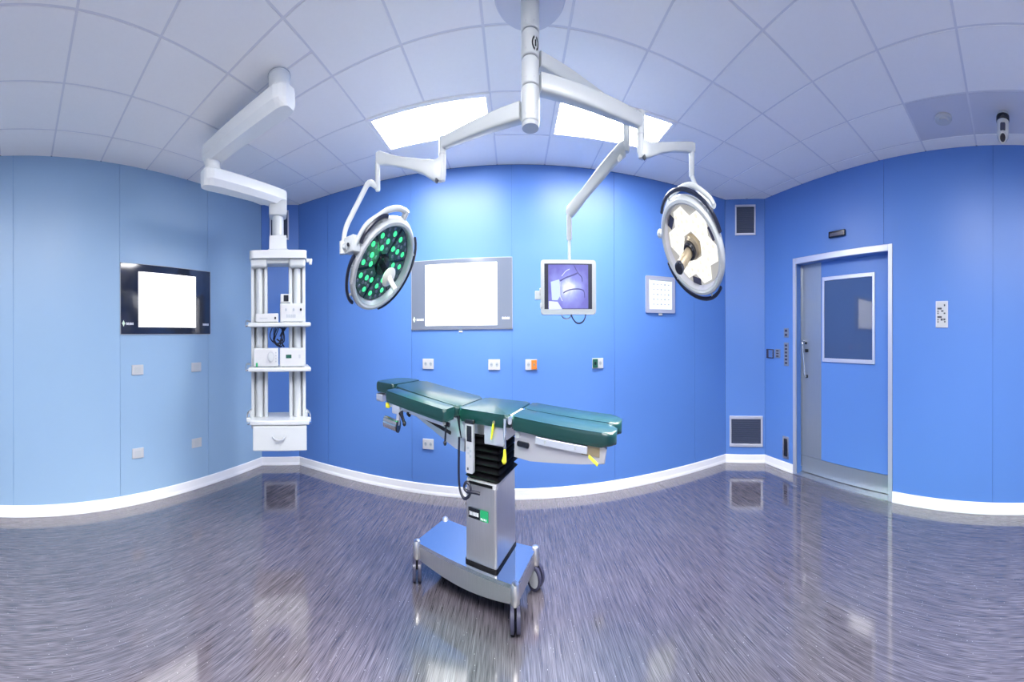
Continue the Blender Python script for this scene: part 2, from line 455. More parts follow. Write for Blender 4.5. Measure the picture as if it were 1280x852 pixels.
b = MB(); b.box((RX-.002, (wy0+wy1)/2, (wz0+wz1)/2), (.014, wy1-wy0-2*q+.002, wz1-wz0-2*q+.002)); b.build('pane', 'door_glass', d1)
hy = onx(1007, 445, RX).y; hz1 = onx(1006, 426, RX).z; hz0 = onx(1009, 470, RX).z
b = MB(); b.tube(round_path([(RX, hy+.01, hz1), (RX-.07, hy+.01, hz1), (RX-.055, hy-.03, hz0), (RX, hy-.03, hz0)], .03), .010, 10)
hd = b.build('handle', 'chrome', d1, True)
b = MB(); b.box((RX-.015, hy-.03, hz1-.09), (.03, .05, .03), bevel=.005); b.box((RX-.012, hy-.015, hz1-.02), (.024, .03, .02), bevel=.004); b.box((RX-.012, hy-.03, hz0), (.03, .03, .03), bevel=.004); b.build('lock', 'black_gloss', d1)

# ------------------------------------------------------------------ things on the walls
def wall_frame(P, n):
    """frame at P: x to the right along the wall as seen from the room, y up, z out of the wall"""
    n = Vector(n).normalized(); up = Vector((0, 0, 1)); x = up.cross(n)
    return T(P, Matrix((x, up, n)).transposed())
NB, NL, NR = (0, -1, 0), (1, 0, 0), (-1, 0, 0)
e = (cL-cBL).normalized(); NCL = Vector((-e.y, e.x, 0)); e = (cBR-cR).normalized(); NCR = Vector((-e.y, e.x, 0))
def hit(px, py, wl):
    return {'B': lambda: ony(px, py, YB), 'L': lambda: onx(px, py, XL), 'R': lambda: onx(px, py, XR),
            'CL': lambda: on_seg(px, py, cBL, cL), 'CR': lambda: on_seg(px, py, cR, cBR)}[wl]()
NRM = {'B': NB, 'L': NL, 'R': NR, 'CL': NCL, 'CR': NCR}
def rect_px(x0, x1, yt, yb, wl):
    """frame, width, height of the wall rectangle whose mid-lines show at these pixels"""
    xm = (x0+x1)/2; ym = (yt+yb)/2
    a = hit(x0, ym, wl); c = hit(x1, ym, wl); t_ = hit(xm, yt, wl); b_ = hit(xm, yb, wl)
    P = (a+c)/2; P.z = (t_.z+b_.z)/2
    return wall_frame(P, NRM[wl]), (c.xy-a.xy).length, t_.z-b_.z
def marks(b, M, x0, y0, n, h, wl_, z=.001):
    """row of small letter-sized strokes, too small in the photo to read"""
    x = x0
    for k in range(n):
        hh = h*(.82, .75, .8, .74, .78, .75, .8, .76)[k % 8]
        b.box(M @ Vector((x+wl_*.35, y0+hh/2, z)), (wl_*.62, hh, .0012), M.to_3x3()); x += wl_
    return b
def display(x0, x1, yt, yb, wl, sx0, sx1, syt, syb, glass, lab):
    M, W, Hh = rect_px(x0, x1, yt, yb, wl); R = M.to_3x3()
    t = thing('wall_display', lab, 'screen', M @ Matrix.Translation((0, 0, 0)))
    b = MB(); b.box(M @ Vector((0, 0, .008)), (W, Hh, .014), R, .002); b.build('glass_front', glass, t)
    b = MB()
    for (cx, cy, w_, h_) in ((0, Hh/2, W+.012, .008), (0, -Hh/2, W+.012, .008), (W/2+.002, 0, .008, Hh), (-W/2-.002, 0, .008, Hh)):
        b.box(M @ Vector((cx, cy, .006)), (w_, h_, .012), R)
    b.build('edge_trim', 'grey_plastic', t)
    M2, W2, H2 = rect_px(sx0, sx1, syt, syb, wl)
    b = MB(); b.box(M2 @ Vector((0, 0, .0160)), (W2, H2, .003), R); b.build('screen', 'screen_white', t)
    lx = -W/2 + .035; ly = -Hh/2 + .085
    b = MB(); d = .026; b.prism([(d*.75, 0), (0, d), (-d*.75, 0), (0, -d)], 0, .0015, M @ Matrix.Translation((lx, ly, .0150))); b.build('logo_mark', 'logo_green', t)
    b = MB(); marks(b, M, lx+.032, ly-.012, 7, .024, .0145, .0155); b.build('lettering', 'print_white', t)
    b = MB(); marks(b, M, W/2-.125, ly-.010, 6, .024, .0165, .0155); b.build('lettering', 'print_white', t)
    return t, M, W, Hh
display(150.5, 262, 329.5+4, 417.3, 'L', 172.5, 244, 342.5, 409, 'dark_glass', 'dark framed wall screen showing white, on the pale left wall')
_, Md, Wd, Hd = display(515, 640, 323.5, 411, 'B', 532, 621.5, 329, 406.5, 'reflect_grey_glass', 'grey framed wall screen showing white, on the back wall above the table')
t = thing('status_light', 'tiny white light on the wall under the grey framed screen', 'light', Md @ Matrix.Translation((0, -Hd/2-.022, 0)))
MM = Md @ Matrix.Translation((0, -Hd/2-.022, 0))
b = MB(); b.box(MM @ Vector((0, 0, .004)), (.05, .014, .008), MM.to_3x3(), .002); b.build('base', 'white_plastic', t)
b = MB(); b.sphere(MM @ Vector((0, 0, .009)), (.018, .005, .004), MM.to_3x3()); b.build('lens', 'print_white', t)

def socket(px, py, wl, kind, lab, w_=.148, h_=.086):
    P = hit(px, py, wl); M = wall_frame(P, NRM[wl]); R = M.to_3x3()
    t = thing('wall_socket', lab, 'socket', M, 'white wall sockets')
    b = MB(); b.box(M @ Vector((0, 0, .007)), (w_, h_, .012), R, .003); b.build('plate', 'white_plastic', t)
    if kind == 'blank':
        b = MB(); b.box(M @ Vector((0, 0, .0135)), (w_*.55, h_*.62, .003), R, .001); b.build('cover', 'device_white', t)
        return t
    for s in (-1, 1):
        x = s*w_*.235
        if (kind == 'orange' and s == 1) or (kind == 'green' and s == -1):
            b = MB(); b.box(M @ Vector((x, 0, .0155)), (w_*.46, h_*.86, .009), R, .002)
            i_ = b.build('insert', 'orange' if kind == 'orange' else 'socket_green', t)
            b = MB(); b.cyl(M @ Vector((x, 0, .0195)), M @ Vector((x, 0, .0212)), .014, n=16); b.build('socket_well', 'bronze' if kind == 'orange' else 'black_gloss', i_)
        else:
            b = MB(); b.ring_lathe([(.0225, .0125), (.0225, .0155), (.0165, .0155), (.0165, .0125)], M @ Matrix.Translation((x, 0, 0)), 24)
            i_ = b.build('socket_ring', 'device_white', t)
            b = MB(); b.cyl(M @ Vector((x, 0, .0128)), M @ Vector((x, 0, .0136)), .0165, n=16); b.build('socket_well', 'print_grey', i_)
            b = MB()
            for q in (-1, 1): b.cyl(M @ Vector((x+q*.007, 0, .0134)), M @ Vector((x+q*.007, 0, .0144)), .003, n=8)
            b.build('pin_hole', 'print_dark', i_)
    return t
socket(535.5, 454.5, 'B', 'double', 'white double socket on the back wall below the screen, leftmost of its row')
socket(617.8, 455.5, 'B', 'double', 'white double socket on the back wall, under the right edge of the screen')
socket(664, 455.5, 'B', 'orange', 'white socket plate with an orange right half')
socket(747, 453.7, 'B', 'green', 'white socket plate with a dark green left half')
socket(535.5, 554.5, 'B', 'double', 'white double socket low on the back wall under the operating table')
socket(171.8, 462, 'L', 'blank', 'white blank plate under the dark screen, upper one nearer the camera', .155, .080)
socket(245, 458.6, 'L', 'blank', 'white blank plate under the dark screen, upper one nearer the corner', .155, .080)
socket(172.3, 565.8, 'L', 'blank', 'white blank plate low on the left wall, nearer the camera', .155, .080)
socket(245.6, 553, 'L', 'blank', 'white blank plate low on the left wall, nearer the corner', .155, .080)

# illuminated control panel on the back wall
M, W, Hh = rect_px(806.5, 843, 345.5, 391, 'B'); R = M.to_3x3()
t = thing('control_panel', 'grey framed control panel with lit face beside the white lamp', 'control panel', M)
b = MB(); b.prism(rpoly(-W/2, W/2, -Hh/2, Hh/2, .01), 0, .022, M, .004); b.build('frame', 'alu', t)
b = MB(); b.box(M @ Vector((0, 0, .0235)), (W*.76, Hh*.80, .004), R, .001); fc = b.build('lit_face', 'viewer_lit', t)
b = MB(); b.box(M @ Vector((0, Hh*.385, .0258)), (W*.74, Hh*.03, .001), R); b.build('header_line', 'print_grey', fc)
for r in range(5):
    for c in range(5):
        b = MB(); b.box(M @ Vector((-W*.24 + c*W*.125, Hh*.27 - r*Hh*.135, .0262)), (W*.055, Hh*(.03 if (r+c) % 3 else .045), .0012), R); b.build('key_mark', 'print_grey', t)
b = MB(); b.box(M @ Vector((0, -Hh/2-.012, .008)), (.055, .02, .014), R, .003); b.build('tab', 'white_plastic', t)

# vents in the chamfered corners
def vent(M, W, Hh, lab, slats, fwid=.03):
    R = M.to_3x3(); t = thing('air_vent', lab, 'vent', M, 'framed air vents in the corner panels')
    b = MB(); q = fwid
    for (cx, cy, w_, h_) in ((0, Hh/2-q/2, W, q), (0, -Hh/2+q/2, W, q), (W/2-q/2, 0, q, Hh-2*q), (-W/2+q/2, 0, q, Hh-2*q)):
        b.box(M @ Vector((cx, cy, .009)), (w_, h_, .016), R, .003)
    b.build('frame', 'alu', t)
    b = MB(); b.box(M @ Vector((0, 0, .002)), (W-2*q, Hh-2*q, .003), R); b.build('backing', 'vent_dark', t)
    n = slats
    for k in range(n):
        y = -Hh/2+q + (k+.5)*(Hh-2*q)/n
        b = MB(); b.box(M @ Vector((0, y, .007)), (W-2*q-.004, (Hh-2*q)/n*.55, .002), R @ Matrix.Rotation(.5, 3, 'X')); b.build('slat', 'vent_grille', t)
    return t
vent(*rect_px(919, 944.5, 256, 294, 'CR'), 'small upright vent high in the right corner panel', 14, .022)
vent(*rect_px(912, 953.5, 519.5, 558, 'CR'), 'wide vent low in the right corner panel', 12, .032)
vent(*rect_px(337, 361, 263, 300, 'CL'), 'small upright vent high in the left corner, behind the pendant', 14, .022)
vent(*rect_px(330, 371, 523, 560, 'CL'), 'wide vent low in the left corner, behind the pendant drawer', 12, .032)

# right wall fittings
M, W, Hh = rect_px(1037, 1057.5, 288, 297, 'R'); R = M.to_3x3()
t = thing('door_sensor', 'small black sensor bar on the wall above the door', 'sensor', M)
b = MB(); b.box(M @ Vector((0, 0, .018)), (W, .055, .034), R, .008); b.build('housing', 'black_gloss', t)
b = MB(); b.box(M @ Vector((0, -.004, .0355)), (W*.8, .028, .003), R, .001); b.build('lens', 'smoked', t)
M, W, Hh = rect_px(1169.8, 1185.2, 376, 409.5, 'R'); R = M.to_3x3()
t = thing('wall_panel_sign', 'small white plate with black marks right of the door', 'plate', M)
b = MB(); b.box(M @ Vector((0, 0, .006)), (W, Hh, .011), R, .003); b.build('plate', 'alu', t)
b = MB(); b.box(M @ Vector((0, 0, .0118)), (W*.84, Hh*.92, .002), R); b.build('face', 'white_plastic', t)
u = W/9.; v = Hh/22.
for (gx, gy, ww, hh) in ((2.0, 7.4, 1, 1.6), (-1.6, 4.7, 3.2, 1.5), (-2.7, 2.5, .9, 1.2), (-2.7, .8, .9, 1.2), (.4, 2.7, 1.8, 1.2), (2.0, .8, 1.2, 1.2), (-1.6, -2.2, 3.2, 1.5), (-2.7, -4.4, .9, 1.2), (-2.7, -6.2, .9, 1.2), (0.0, -4.3, 1.6, 1.7), (1.9, -4.2, 1.4, 1.6), (2.2, -6.1, 1.1, 1.1)):
    b = MB(); b.box(M @ Vector((gx*u, gy*v, .0132)), (ww*u, hh*v, .0015), R); b.build('printed_mark', 'print_dark', t)
def small_switch(x0, x1, yt, yb, lab, name, mbase, mface, bars=0, depth=.012):
    M, W, Hh = rect_px(x0, x1, yt, yb, 'R'); R = M.to_3x3()
    t = thing(name, lab, 'switch', M)
    b = MB(); b.box(M @ Vector((0, 0, depth/2+.001)), (W, Hh, depth), R, .003); b.build('plate', mbase, t)
    if bars:
        for k in range(bars):
            b = MB(); b.box(M @ Vector((0, Hh*(.5-(k+.5)/bars)*.9, depth+.002)), (W*.5, Hh/bars*.5, .005), R, .001); b.build('button', mface, t)
    else:
        b = MB(); b.box(M @ Vector((W*.12, 0, depth+.003)), (W*.55, Hh*.8, .006), R, .002); b.build('face', mface, t)
    return t
small_switch(958.5, 967.5, 436, 447.5, 'square chrome and dark switch left of the door', 'wall_switch', 'smoked', 'mirror_steel')
small_switch(969.5, 975.5, 436, 447, 'narrow grey switch between the square switch and the button strip', 'wall_switch', 'switch_grey', 'smoked', 3)
small_switch(980.5, 986, 410, 421.5, 'small grey switch above the tall button strip by the door', 'wall_switch', 'switch_grey', 'smoked', 2)
small_switch(980.5, 986, 428, 457, 'tall grey button strip beside the door frame', 'button_strip', 'switch_grey', 'smoked', 6)
M, W, Hh = rect_px(978.8, 986.3, 545, 572.5, 'R'); R = M.to_3x3()
t = thing('foot_switch', 'black slotted foot switch low beside the door frame', 'switch', M)
b = MB(); b.prism(rpoly(-W/2, W/2, -Hh/2, Hh/2, .015), 0, .012, M, .003); b.build('plate', 'steel', t)
b = MB(); b.prism(rpoly(-W*.28, W*.28, -Hh*.4, Hh*.4, .01), .011, .014, M); b.build('slot', 'black_gloss', t)

# ------------------------------------------------------------------ ceiling fittings on the right
P = onz(1179, 147, H)
t = thing('smoke_detector', 'flat round white disc on the grey ceiling panel', 'detector', P)
b = MB(); b.lathe([(0, 0), (.085, 0), (.088, -.01), (.082, -.018), (0, -.018)], T(P)); b.build('base', 'white_plastic', t, True)
b = MB(); b.lathe([(0, -.017), (.055, -.018), (.05, -.026), (0, -.027)], T(P)); b.build('cap', 'white_plastic', t, True)
P = onz(1253.5, 142, H)
t = thing('security_camera', 'white and black camera hanging from the ceiling in the right corner', 'camera', P)
b = MB(); b.lathe([(0, 0), (.055, 0), (.055, -.022), (0, -.022)], T(P)); b.build('mount', 'white_plastic', t, True)
b = MB(); b.lathe([(0, -.020), (.064, -.020), (.066, -.045), (.062, -.052), (0, -.052)], T(P)); b.build('collar', 'black_gloss', t, True)
b = MB(); b.lathe([(0, -.05), (.058, -.05), (.058, -.15), (.045, -.165), (0, -.165)], T(P)); bd = b.build('body', 'white_plastic', t, True)
dv = (Vector((0, 0, 0))-Vector((P.x, P.y, 0))).normalized()
b = MB(); b.box(P+dv*.048+Vector((0, 0, -.105)), (.05, .05, .05), frame(Vector((0, 0, 1)), dv), .01); b.build('recess', 'smoked', t)
ce = P + dv*.055 + Vector((0, 0, -.165)); ax = (dv*.8+Vector((0, 0, -.55))).normalized()
b = MB(); b.cyl(ce-ax*.05, ce+ax*.025, .036); b.build('lens_barrel', 'white_plastic', t, True)
b = MB(); b.cyl(ce+ax*.024, ce+ax*.030, .026); b.build('lens', 'black_gloss', t, True)

# ------------------------------------------------------------------ central ceiling column
COL = Vector((.106, 1.98, 0))
t = thing('ceiling_column', 'white ringed column hanging from a round grey ceiling plate', 'lamp mount', Vector((COL.x, COL.y, H)))
b = MB(); b.lathe([(0, H), (.225, H), (.225, H-.012), (.215, H-.02), (0, H-.02)], T(COL), 56); b.build('ceiling_plate', 'ceiling_grey', t, True)
zc = [H-.02, 2.578, 2.474, 2.36, 2.235, 2.195]
rc = .058
def colz(py): return CAMZ + (Y0-1-py)/FV*1.93
zs = [H-.018, colz(34), colz(68), colz(104), colz(150)]
for k in range(4):
    z1, z0 = zs[k], zs[k+1]; r = rc*(1, .985, .97, 1.0)[k]
    b = MB(); b.lathe([(0, z0+.002), (r-.004, z0+.002), (r, z0+.006), (r, z1-.006), (r-.004, z1-.002), (0, z1-.002)], T(COL), 40); sg = b.build('column_section', 'white_paint', t, True)
    for a in (-2.1, -1.2):
        b = MB(); c = COL + Vector((math.cos(a)*r, math.sin(a)*r, z0+.025)); d = Vector((math.cos(a), math.sin(a), 0))
        b.cyl(c-d*.002, c+d*.0012, .004, n=8); b.build('screw', 'grey_plastic', t)
b = MB(); b.lathe([(0, zs[4]-.014), (rc*.90, zs[4]-.014), (rc*.93, zs[4]-.008), (rc*.93, zs[4]+.004), (0, zs[4]+.004)], T(COL), 40); b.build('end_cap', 'grey_plastic', t, True)
# round emblem on the second section
a = -1.02; zz = colz(54); d = Vector((math.cos(a), math.sin(a), 0)); P = COL + d*(rc*.985) + Vector((0, 0, zz))
Me = T(P, frame(d, (0, 0, 1)))
for (r0, r1, a0, a1) in ((.021, .030, .4, 2.9), (.021, .030, 3.5, 6.0)):
    b = MB(); N = 10
    rs = []
    for k in range(N+1):
        aa = a0+(a1-a0)*k/N
        rs.append([Me @ Vector((q*math.cos(aa), q*math.sin(aa)*.8, z_ - (q*math.sin(aa)*.8)**2/(2*rc))) for q, z_ in ((r0, 0), (r1, 0), (r1, .0022), (r0, .0022))])
    b.rings(rs); b.build('emblem', 'black_gloss', t)
b = MB(); b.tube([Me @ Vector((-.012, 0, .001)), Me @ Vector((.012, 0, .001))], .005, 8); b.build('emblem', 'black_gloss', t)

def arm(thing_, name, stations, m='white_paint', pw=5):
    b = MB(); b.loft(stations, pw=pw, n=24); return b.build(name, m, thing_, True)
def px_st(l):
    """(px, py, r, height_px, width)"""
    return [(at(x, y, r), w_, h/FV*r) for x, y, r, h, w_ in l]

# ------------------------------------------------------------------ surgical lamps
def lamp_head(t, Cc, n, M_, lit_green, Rr=.315):
    """housing, led modules, handle, rim grips in the disc frame (x = M_, z = n)"""
    n = n.normalized(); x = (M_ - n*M_.dot(n)).normalized(); y = n.cross(x)
    F = T(Cc, Matrix((x, y, n)).transposed())
    prof = [(0, -.075), (Rr*.45, -.075), (Rr*.80, -.055), (Rr*.96, -.025), (Rr, .0), (Rr*.99, .020), (Rr*.955, .034), (Rr*.905, .036), (Rr*.87, .026), (Rr*.85, -.014), (Rr*.84, -.020), (0, -.020)]
    b = MB(); b.lathe(prof, F, 64); hs = b.build('lamp_housing', 'white_paint', t, True)
    b = MB(); b.ring_lathe([(Rr*.872, .022), (Rr*.862, .027), (Rr*.828, -.012), (Rr*.838, -.017)], F, 64); b.build('inner_bezel', 'alu', hs, True)
    b = MB(); b.lathe([(0, -.020), (Rr*.84, -.020), (Rr*.84, -.012), (0, -.012)], F, 48); b.build('lamp_face', 'led_face' if lit_green else 'cream_face', hs, True)
    leds = None
    for k in range(6):
        a0 = 2*PI*k/6 + .26; a1 = a0 + 2*PI/6; gap = .012
        am = (a0+a1)/2
        if lit_green:
            ro, ri = Rr*.81, Rr*.24
            pts = [(ri*math.cos(a0+gap/ri), ri*math.sin(a0+gap/ri)), ]
            N = 6
            for q in range(N+1): aa = a0+gap/ro + (a1-a0-2*gap/ro)*q/N; pts.append((ro*math.cos(aa), ro*math.sin(aa)))
            pts.append((ri*math.cos(a1-gap/ri), ri*math.sin(a1-gap/ri)))
        else:
            cx, cy = Rr*.515*math.cos(am), Rr*.515*math.sin(am); hr = Rr*.292
            pts = [(cx+hr*math.cos(am+PI/6*(2*q+1)), cy+hr*math.sin(am+PI/6*(2*q+1))) for q in range(6)]
        b = MB(); b.prism(pts, -.013, -.004, F, .002, 1)
        md = b.build('led_module', 'led_module' if lit_green else 'led_cream', t)
        spots = ((.66, -.32), (.66, .30), (.49, -.05), (.40, .34)) if lit_green else ((.67, -.17), (.67, .2), (.52, 0), (.50, -.32), (.52, .32), (.36, .1))
        for (rr_, da) in spots:
            c = F @ Vector((Rr*rr_*math.cos(am+da), Rr*rr_*math.sin(am+da), -.004))
            r = .0185 if lit_green else .013
            b = MB(); b.lathe([(0, 0), (r, 0), (r*.9, .003), (0, .005)], T(c, F.to_3x3()), 12)
            b.build('led', 'led_green' if lit_green else 'led_cream_lens', md, True)
        if lit_green:
            for (rr_, da) in ((.54, -.36), (.55, .36), (.74, 0), (.33, -.1), (.62, .0), (.45, .16), (.76, -.22), (.76, .22), (.55, .15)):
                c = F @ Vector((Rr*rr_*math.cos(am+da), Rr*rr_*math.sin(am+da), -.004)); r = .013
                b = MB(); b.lathe([(0, 0), (r, 0), (r*.9, .003), (0, .005)], T(c, F.to_3x3()), 12)
                b.build('unlit_lens', 'reflect_grey_glass', md, True)
        if not lit_green and k % 2 == 0:      # dark gussets between hexagons at the rim
            c = F @ Vector((Rr*.75*math.cos(a0), Rr*.75*math.sin(a0), -.010))
            b = MB(); b.box(c, (.045, .085, .006), F.to_3x3() @ rotz(a0), .002); b.build('gusset', 'smoked', t)
    # hub and handle
    if lit_green:
        b = MB(); b.lathe([(0, -.012), (Rr*.21, -.012), (Rr*.20, .012), (0, .014)], F, 32); hb = b.build('hub', 'black_gloss', t, True)
        b = MB(); b.lathe([(0, .09), (.03, .09), (.060, .098), (.066, .106), (.058, .112), (.022, .118), (.018, .125), (.018, .205), (.014, .212), (0, .212)], F, 32); b.build('handle', 'cream', t, True)
        b = MB(); b.lathe([(0, .012), (.022, .012), (.022, .092), (0, .092)], F, 20); b.build('handle_stem', 'black_gloss', hb, True)
    else:
        b = MB(); b.lathe([(0, -.012), (Rr*.25, -.012), (Rr*.24, .015), (Rr*.19, .03), (0, .03)], F, 32); hb = b.build('hub', 'bronze', t, True)
        b = MB(); b.lathe([(0, .028), (.056, .028), (.058, .05), (.050, .062), (0, .062)], F, 32); b.build('handle_collar', 'black_gloss', t, True)
        b = MB(); b.lathe([(0, .06), (.036, .06), (.037, .19), (.034, .195), (0, .195)], F, 16); b.build('handle', 'bronze', t, True)
        b = MB(); b.lathe([(0, .193), (.039, .193), (.039, .215), (.032, .222), (0, .222)], F, 24); b.build('handle_tip', 'black_gloss', t, True)
    ld = bpy.data.lights.new('lamp_beam', 'SPOT'); ld.energy = 55 if lit_green else 200; ld.color = (.10, 1.0, .35) if lit_green else (1.0, .96, .88)
    ld.spot_size = math.radians(76 if lit_green else 56); ld.spot_blend = .8; ld.shadow_soft_size = .16
    lo = bpy.data.objects.new('lamp_beam', ld); C.objects.link(lo); lo.parent = t
    lo.matrix_local = WORLD[t.name].inverted() @ T(Cc + n*.07, frame(-n))
    return F, Rr, hs
def grips(t, F, Rr, arcs):
    for a0, a1 in arcs:
        N = 16; pts = []
        for k in range(N+1):
            a = math.radians(a0 + (a1-a0)*k/N); e = 1.10 - .05*abs(2*k/N-1)**4
            pts.append(F @ Vector((Rr*e*math.cos(a), Rr*e*math.sin(a), .008)))
        b = MB(); b.tube(pts, .013, 8); gr = b.build('rim_grip', 'navy_rim', t, True)
        for q in (.2, .8):
            a = math.radians(a0+(a1-a0)*q)
            b = MB(); b.cyl(F @ Vector((Rr*.96*math.cos(a), Rr*.96*math.sin(a), .004)), F @ Vector((Rr*1.09*math.cos(a), Rr*1.09*math.sin(a), .008)), .008, n=8)
            b.build('grip_bracket', 'white_paint', gr, True)
def view_frame(px, py, r):
    P = at(px, py, r); to = (Vector((0, 0, CAMZ))-P).normalized()
    right = to.cross(Vector((0, 0, 1))).normalized() * -1
    right = Vector((0, 0, 1)).cross(to).normalized()
    up = to.cross(right)
    return P, to, right, up

# -- green lamp on the left arm
t = thing('surgical_lamp', 'round surgical lamp with green lit face, on the left hanging arm', 'surgical lamp', Vector((COL.x, COL.y, 2.26)))
P1 = at(553, 180, 2.37)
zA = P1.z
A0 = Vector((COL.x, COL.y, colz(130))) ; dA = (Vector((P1.x, P1.y, 0)) - Vector((A0.x, A0.y, 0))).normalized()
mid = A0.lerp(P1, .5)
arm(t, 'extension_arm', [(A0 + dA*.062, .075, .078), (A0.lerp(P1, .3), .07, .076), (A0.lerp(P1, .7), .062, .066), (P1-dA*.01, .054, .058), (P1+dA*.018, .035, .05)])
b = MB(); b.lathe([(0, at(553, 226, 2.37).z), (.020, at(553, 226, 2.37).z), (.027, at(553, 218, 2.37).z), (.027, at(553, 173, 2.37).z), (.023, at(553, 171.5, 2.37).z), (0, at(553, 171, 2.37).z)], T((P1.x, P1.y, 0)), 24); b.build('elbow_joint', 'white_paint', t, True)
b = MB(); b.ring_lathe([(.0275, zA-.05), (.0285, zA-.05), (.0285, zA-.058), (.0275, zA-.058)], T((P1.x, P1.y, 0)), 24); b.build('joint_ring', 'grey_plastic', t, True)
sa = arm(t, 'spring_arm', px_st([(556, 207, 2.365, 22, .03), (551, 212, 2.37, 31, .05), (543, 214, 2.39, 26, .055), (530, 209, 2.42, 19, .052), (514, 205.5, 2.46, 15, .05), (497, 202.5, 2.52, 13.5, .05), (484, 199.5, 2.57, 15, .05), (475, 198, 2.60, 18, .048), (470.5, 199, 2.615, 16, .03)]))
b = MB(); b.cyl(at(546.5, 224, 2.36), at(545, 228, 2.36), .014, .010, 12); b.build('spring_bolt', 'print_dark', sa)
sp0, sp1 = at(472, 204, 2.61), at(472, 239, 2.61); sp1.x, sp1.y = sp0.x, sp0.y
b = MB(); b.lathe([(0, sp1.z), (.016, sp1.z), (.021, sp1.z+.01), (.021, sp0.z), (0, sp0.z)], T((sp0.x, sp0.y, 0)), 20); b.build('spindle', 'white_paint', t, True)
Cc, to, rt, up = view_frame(478, 331, 2.70)
nL = (to*.607 + rt*.50 - up*.617).normalized()
ML = (rt*-.776 - up*.63)
F, Rr, hs = lamp_head(t, Cc, nL, ML, True)
blk = F @ Vector((Rr*.40, -Rr*1.16, -.01))
knee = at(429, 292, 2.52)
b = MB(); b.tube(round_path([Vector((sp0.x, sp0.y, sp1.z+.022)), at(461, 226.5, 2.60), at(431, 286, 2.53), at(428.5, 311, 2.50)], .06, 7), .0185, 14); b.build('yoke_tube', 'white_paint', t, True)
bq = at(428.5, 309, 2.50)
b = MB(); b.cyl(bq - Vector((0, 0, .035)), bq + Vector((0, 0, .03)), .026, n=16); b.cyl(bq, blk.lerp(bq, .4), .02, n=12); b.build('yoke_joint', 'white_paint', t, True)
b = MB(); b.box(at(440, 306, 2.47), (.125, .08, .085), frame(Vector((0, 0, 1)), (blk-bq)), .012); kb = b.build('pivot_block', 'white_paint', t, True)
b = MB(); bb = at(436, 306, 2.47); b.cyl(bb+to*.02, bb+to*.062, .010, n=10); b.build('lock_knob', 'black_gloss', kb)
yk = [(.36, -1.06, .0), (.20, -1.10, -.01), (-.09, -1.13, -.015), (-.40, -1.01, -.015), (-.68, -.87, -.015), (-.91, -.66, -.01), (-1.03, -.44, -.005)]
b = MB(); b.tube(smooth_path([F @ Vector((x*Rr, y*Rr, z)) for x, y, z in yk], 4), .0165, 12); b.build('yoke_bow', 'white_paint', t, True)
b = MB(); p = F @ Vector((-1.02*Rr, -.44*Rr, -.005)); q_ = F @ Vector((-.90*Rr, -.38*Rr, -.005)); b.cyl(p+(p-q_)*.4, q_, .022, n=16); b.build('pivot_pin', 'white_paint', t, True)
grips(t, F, Rr, [(-66, -4), (54, 163), (-124, -80)])
b = MB(); b.box(F @ Vector((Rr*.62, -Rr*.72, .012)), (.02, .17, .03), F.to_3x3() @ rotz(math.radians(-49)), .006); b.build('control_keypad', 'white_plastic', t)

# -- white lamp on the right arm
t = thing('surgical_lamp', 'round surgical lamp with white lit face, on the right hanging arm', 'surgical lamp', Vector((COL.x, COL.y, 2.377)))
P2 = at(801, 152, 2.37); A0 = Vector((COL.x, COL.y, colz(95))); dA = (Vector((P2.x, P2.y, 0)) - Vector((A0.x, A0.y, 0))).normalized()
arm(t, 'extension_arm', [(A0 + dA*.062, .078, .080), (A0.lerp(P2, .3), .075, .082), (A0.lerp(P2, .7), .066, .084), (P2-dA*.01, .056, .072), (P2+dA*.018, .035, .055)])
b = MB(); b.lathe([(0, at(801, 199, 2.37).z), (.018, at(801, 198, 2.37).z), (.029, at(801, 188, 2.37).z), (.029, at(801, 141, 2.37).z), (.024, at(801, 139, 2.37).z), (0, at(801, 138.5, 2.37).z)], T((P2.x, P2.y, 0)), 24); b.build('elbow_joint', 'white_paint', t, True)
b = MB(); b.ring_lathe([(.0295, P2.z-.062), (.0305, P2.z-.062), (.0305, P2.z-.07), (.0295, P2.z-.07)], T((P2.x, P2.y, 0)), 24); b.build('joint_ring', 'grey_plastic', t, True)
sa = arm(t, 'spring_arm', px_st([(797, 182, 2.365, 20, .03), (803, 187, 2.37, 25, .05), (812, 188, 2.40, 19, .055), (825, 185.5, 2.47, 14, .052), (840, 184, 2.57, 12, .05), (855, 184, 2.68, 13, .05), (864, 184.5, 2.75, 13.5, .048), (868, 185, 2.77, 12, .03)]))
b = MB(); b.cyl(at(804.5, 195, 2.35), at(806.5, 199, 2.35), .014, .010, 12); b.build('spring_bolt', 'print_dark', sa)
sp0, sp1 = at(864.5, 190, 2.75), at(864.5, 222, 2.75); sp1.x, sp1.y = sp0.x, sp0.y
b = MB(); b.lathe([(0, sp1.z), (.018, sp1.z), (.024, sp1.z+.008), (.024, sp0.z), (0, sp0.z)], T((sp0.x, sp0.y, 0)), 20); b.build('spindle', 'white_paint', t, True)
Cc, to, rt, up = view_frame(865.5, 308.5, 2.70)
nR = (to*.678 - rt*.52 - up*.52).normalized()
MR = (up*.707 - rt*.707)
F, Rr, hs = lamp_head(t, Cc, nR, MR, False)
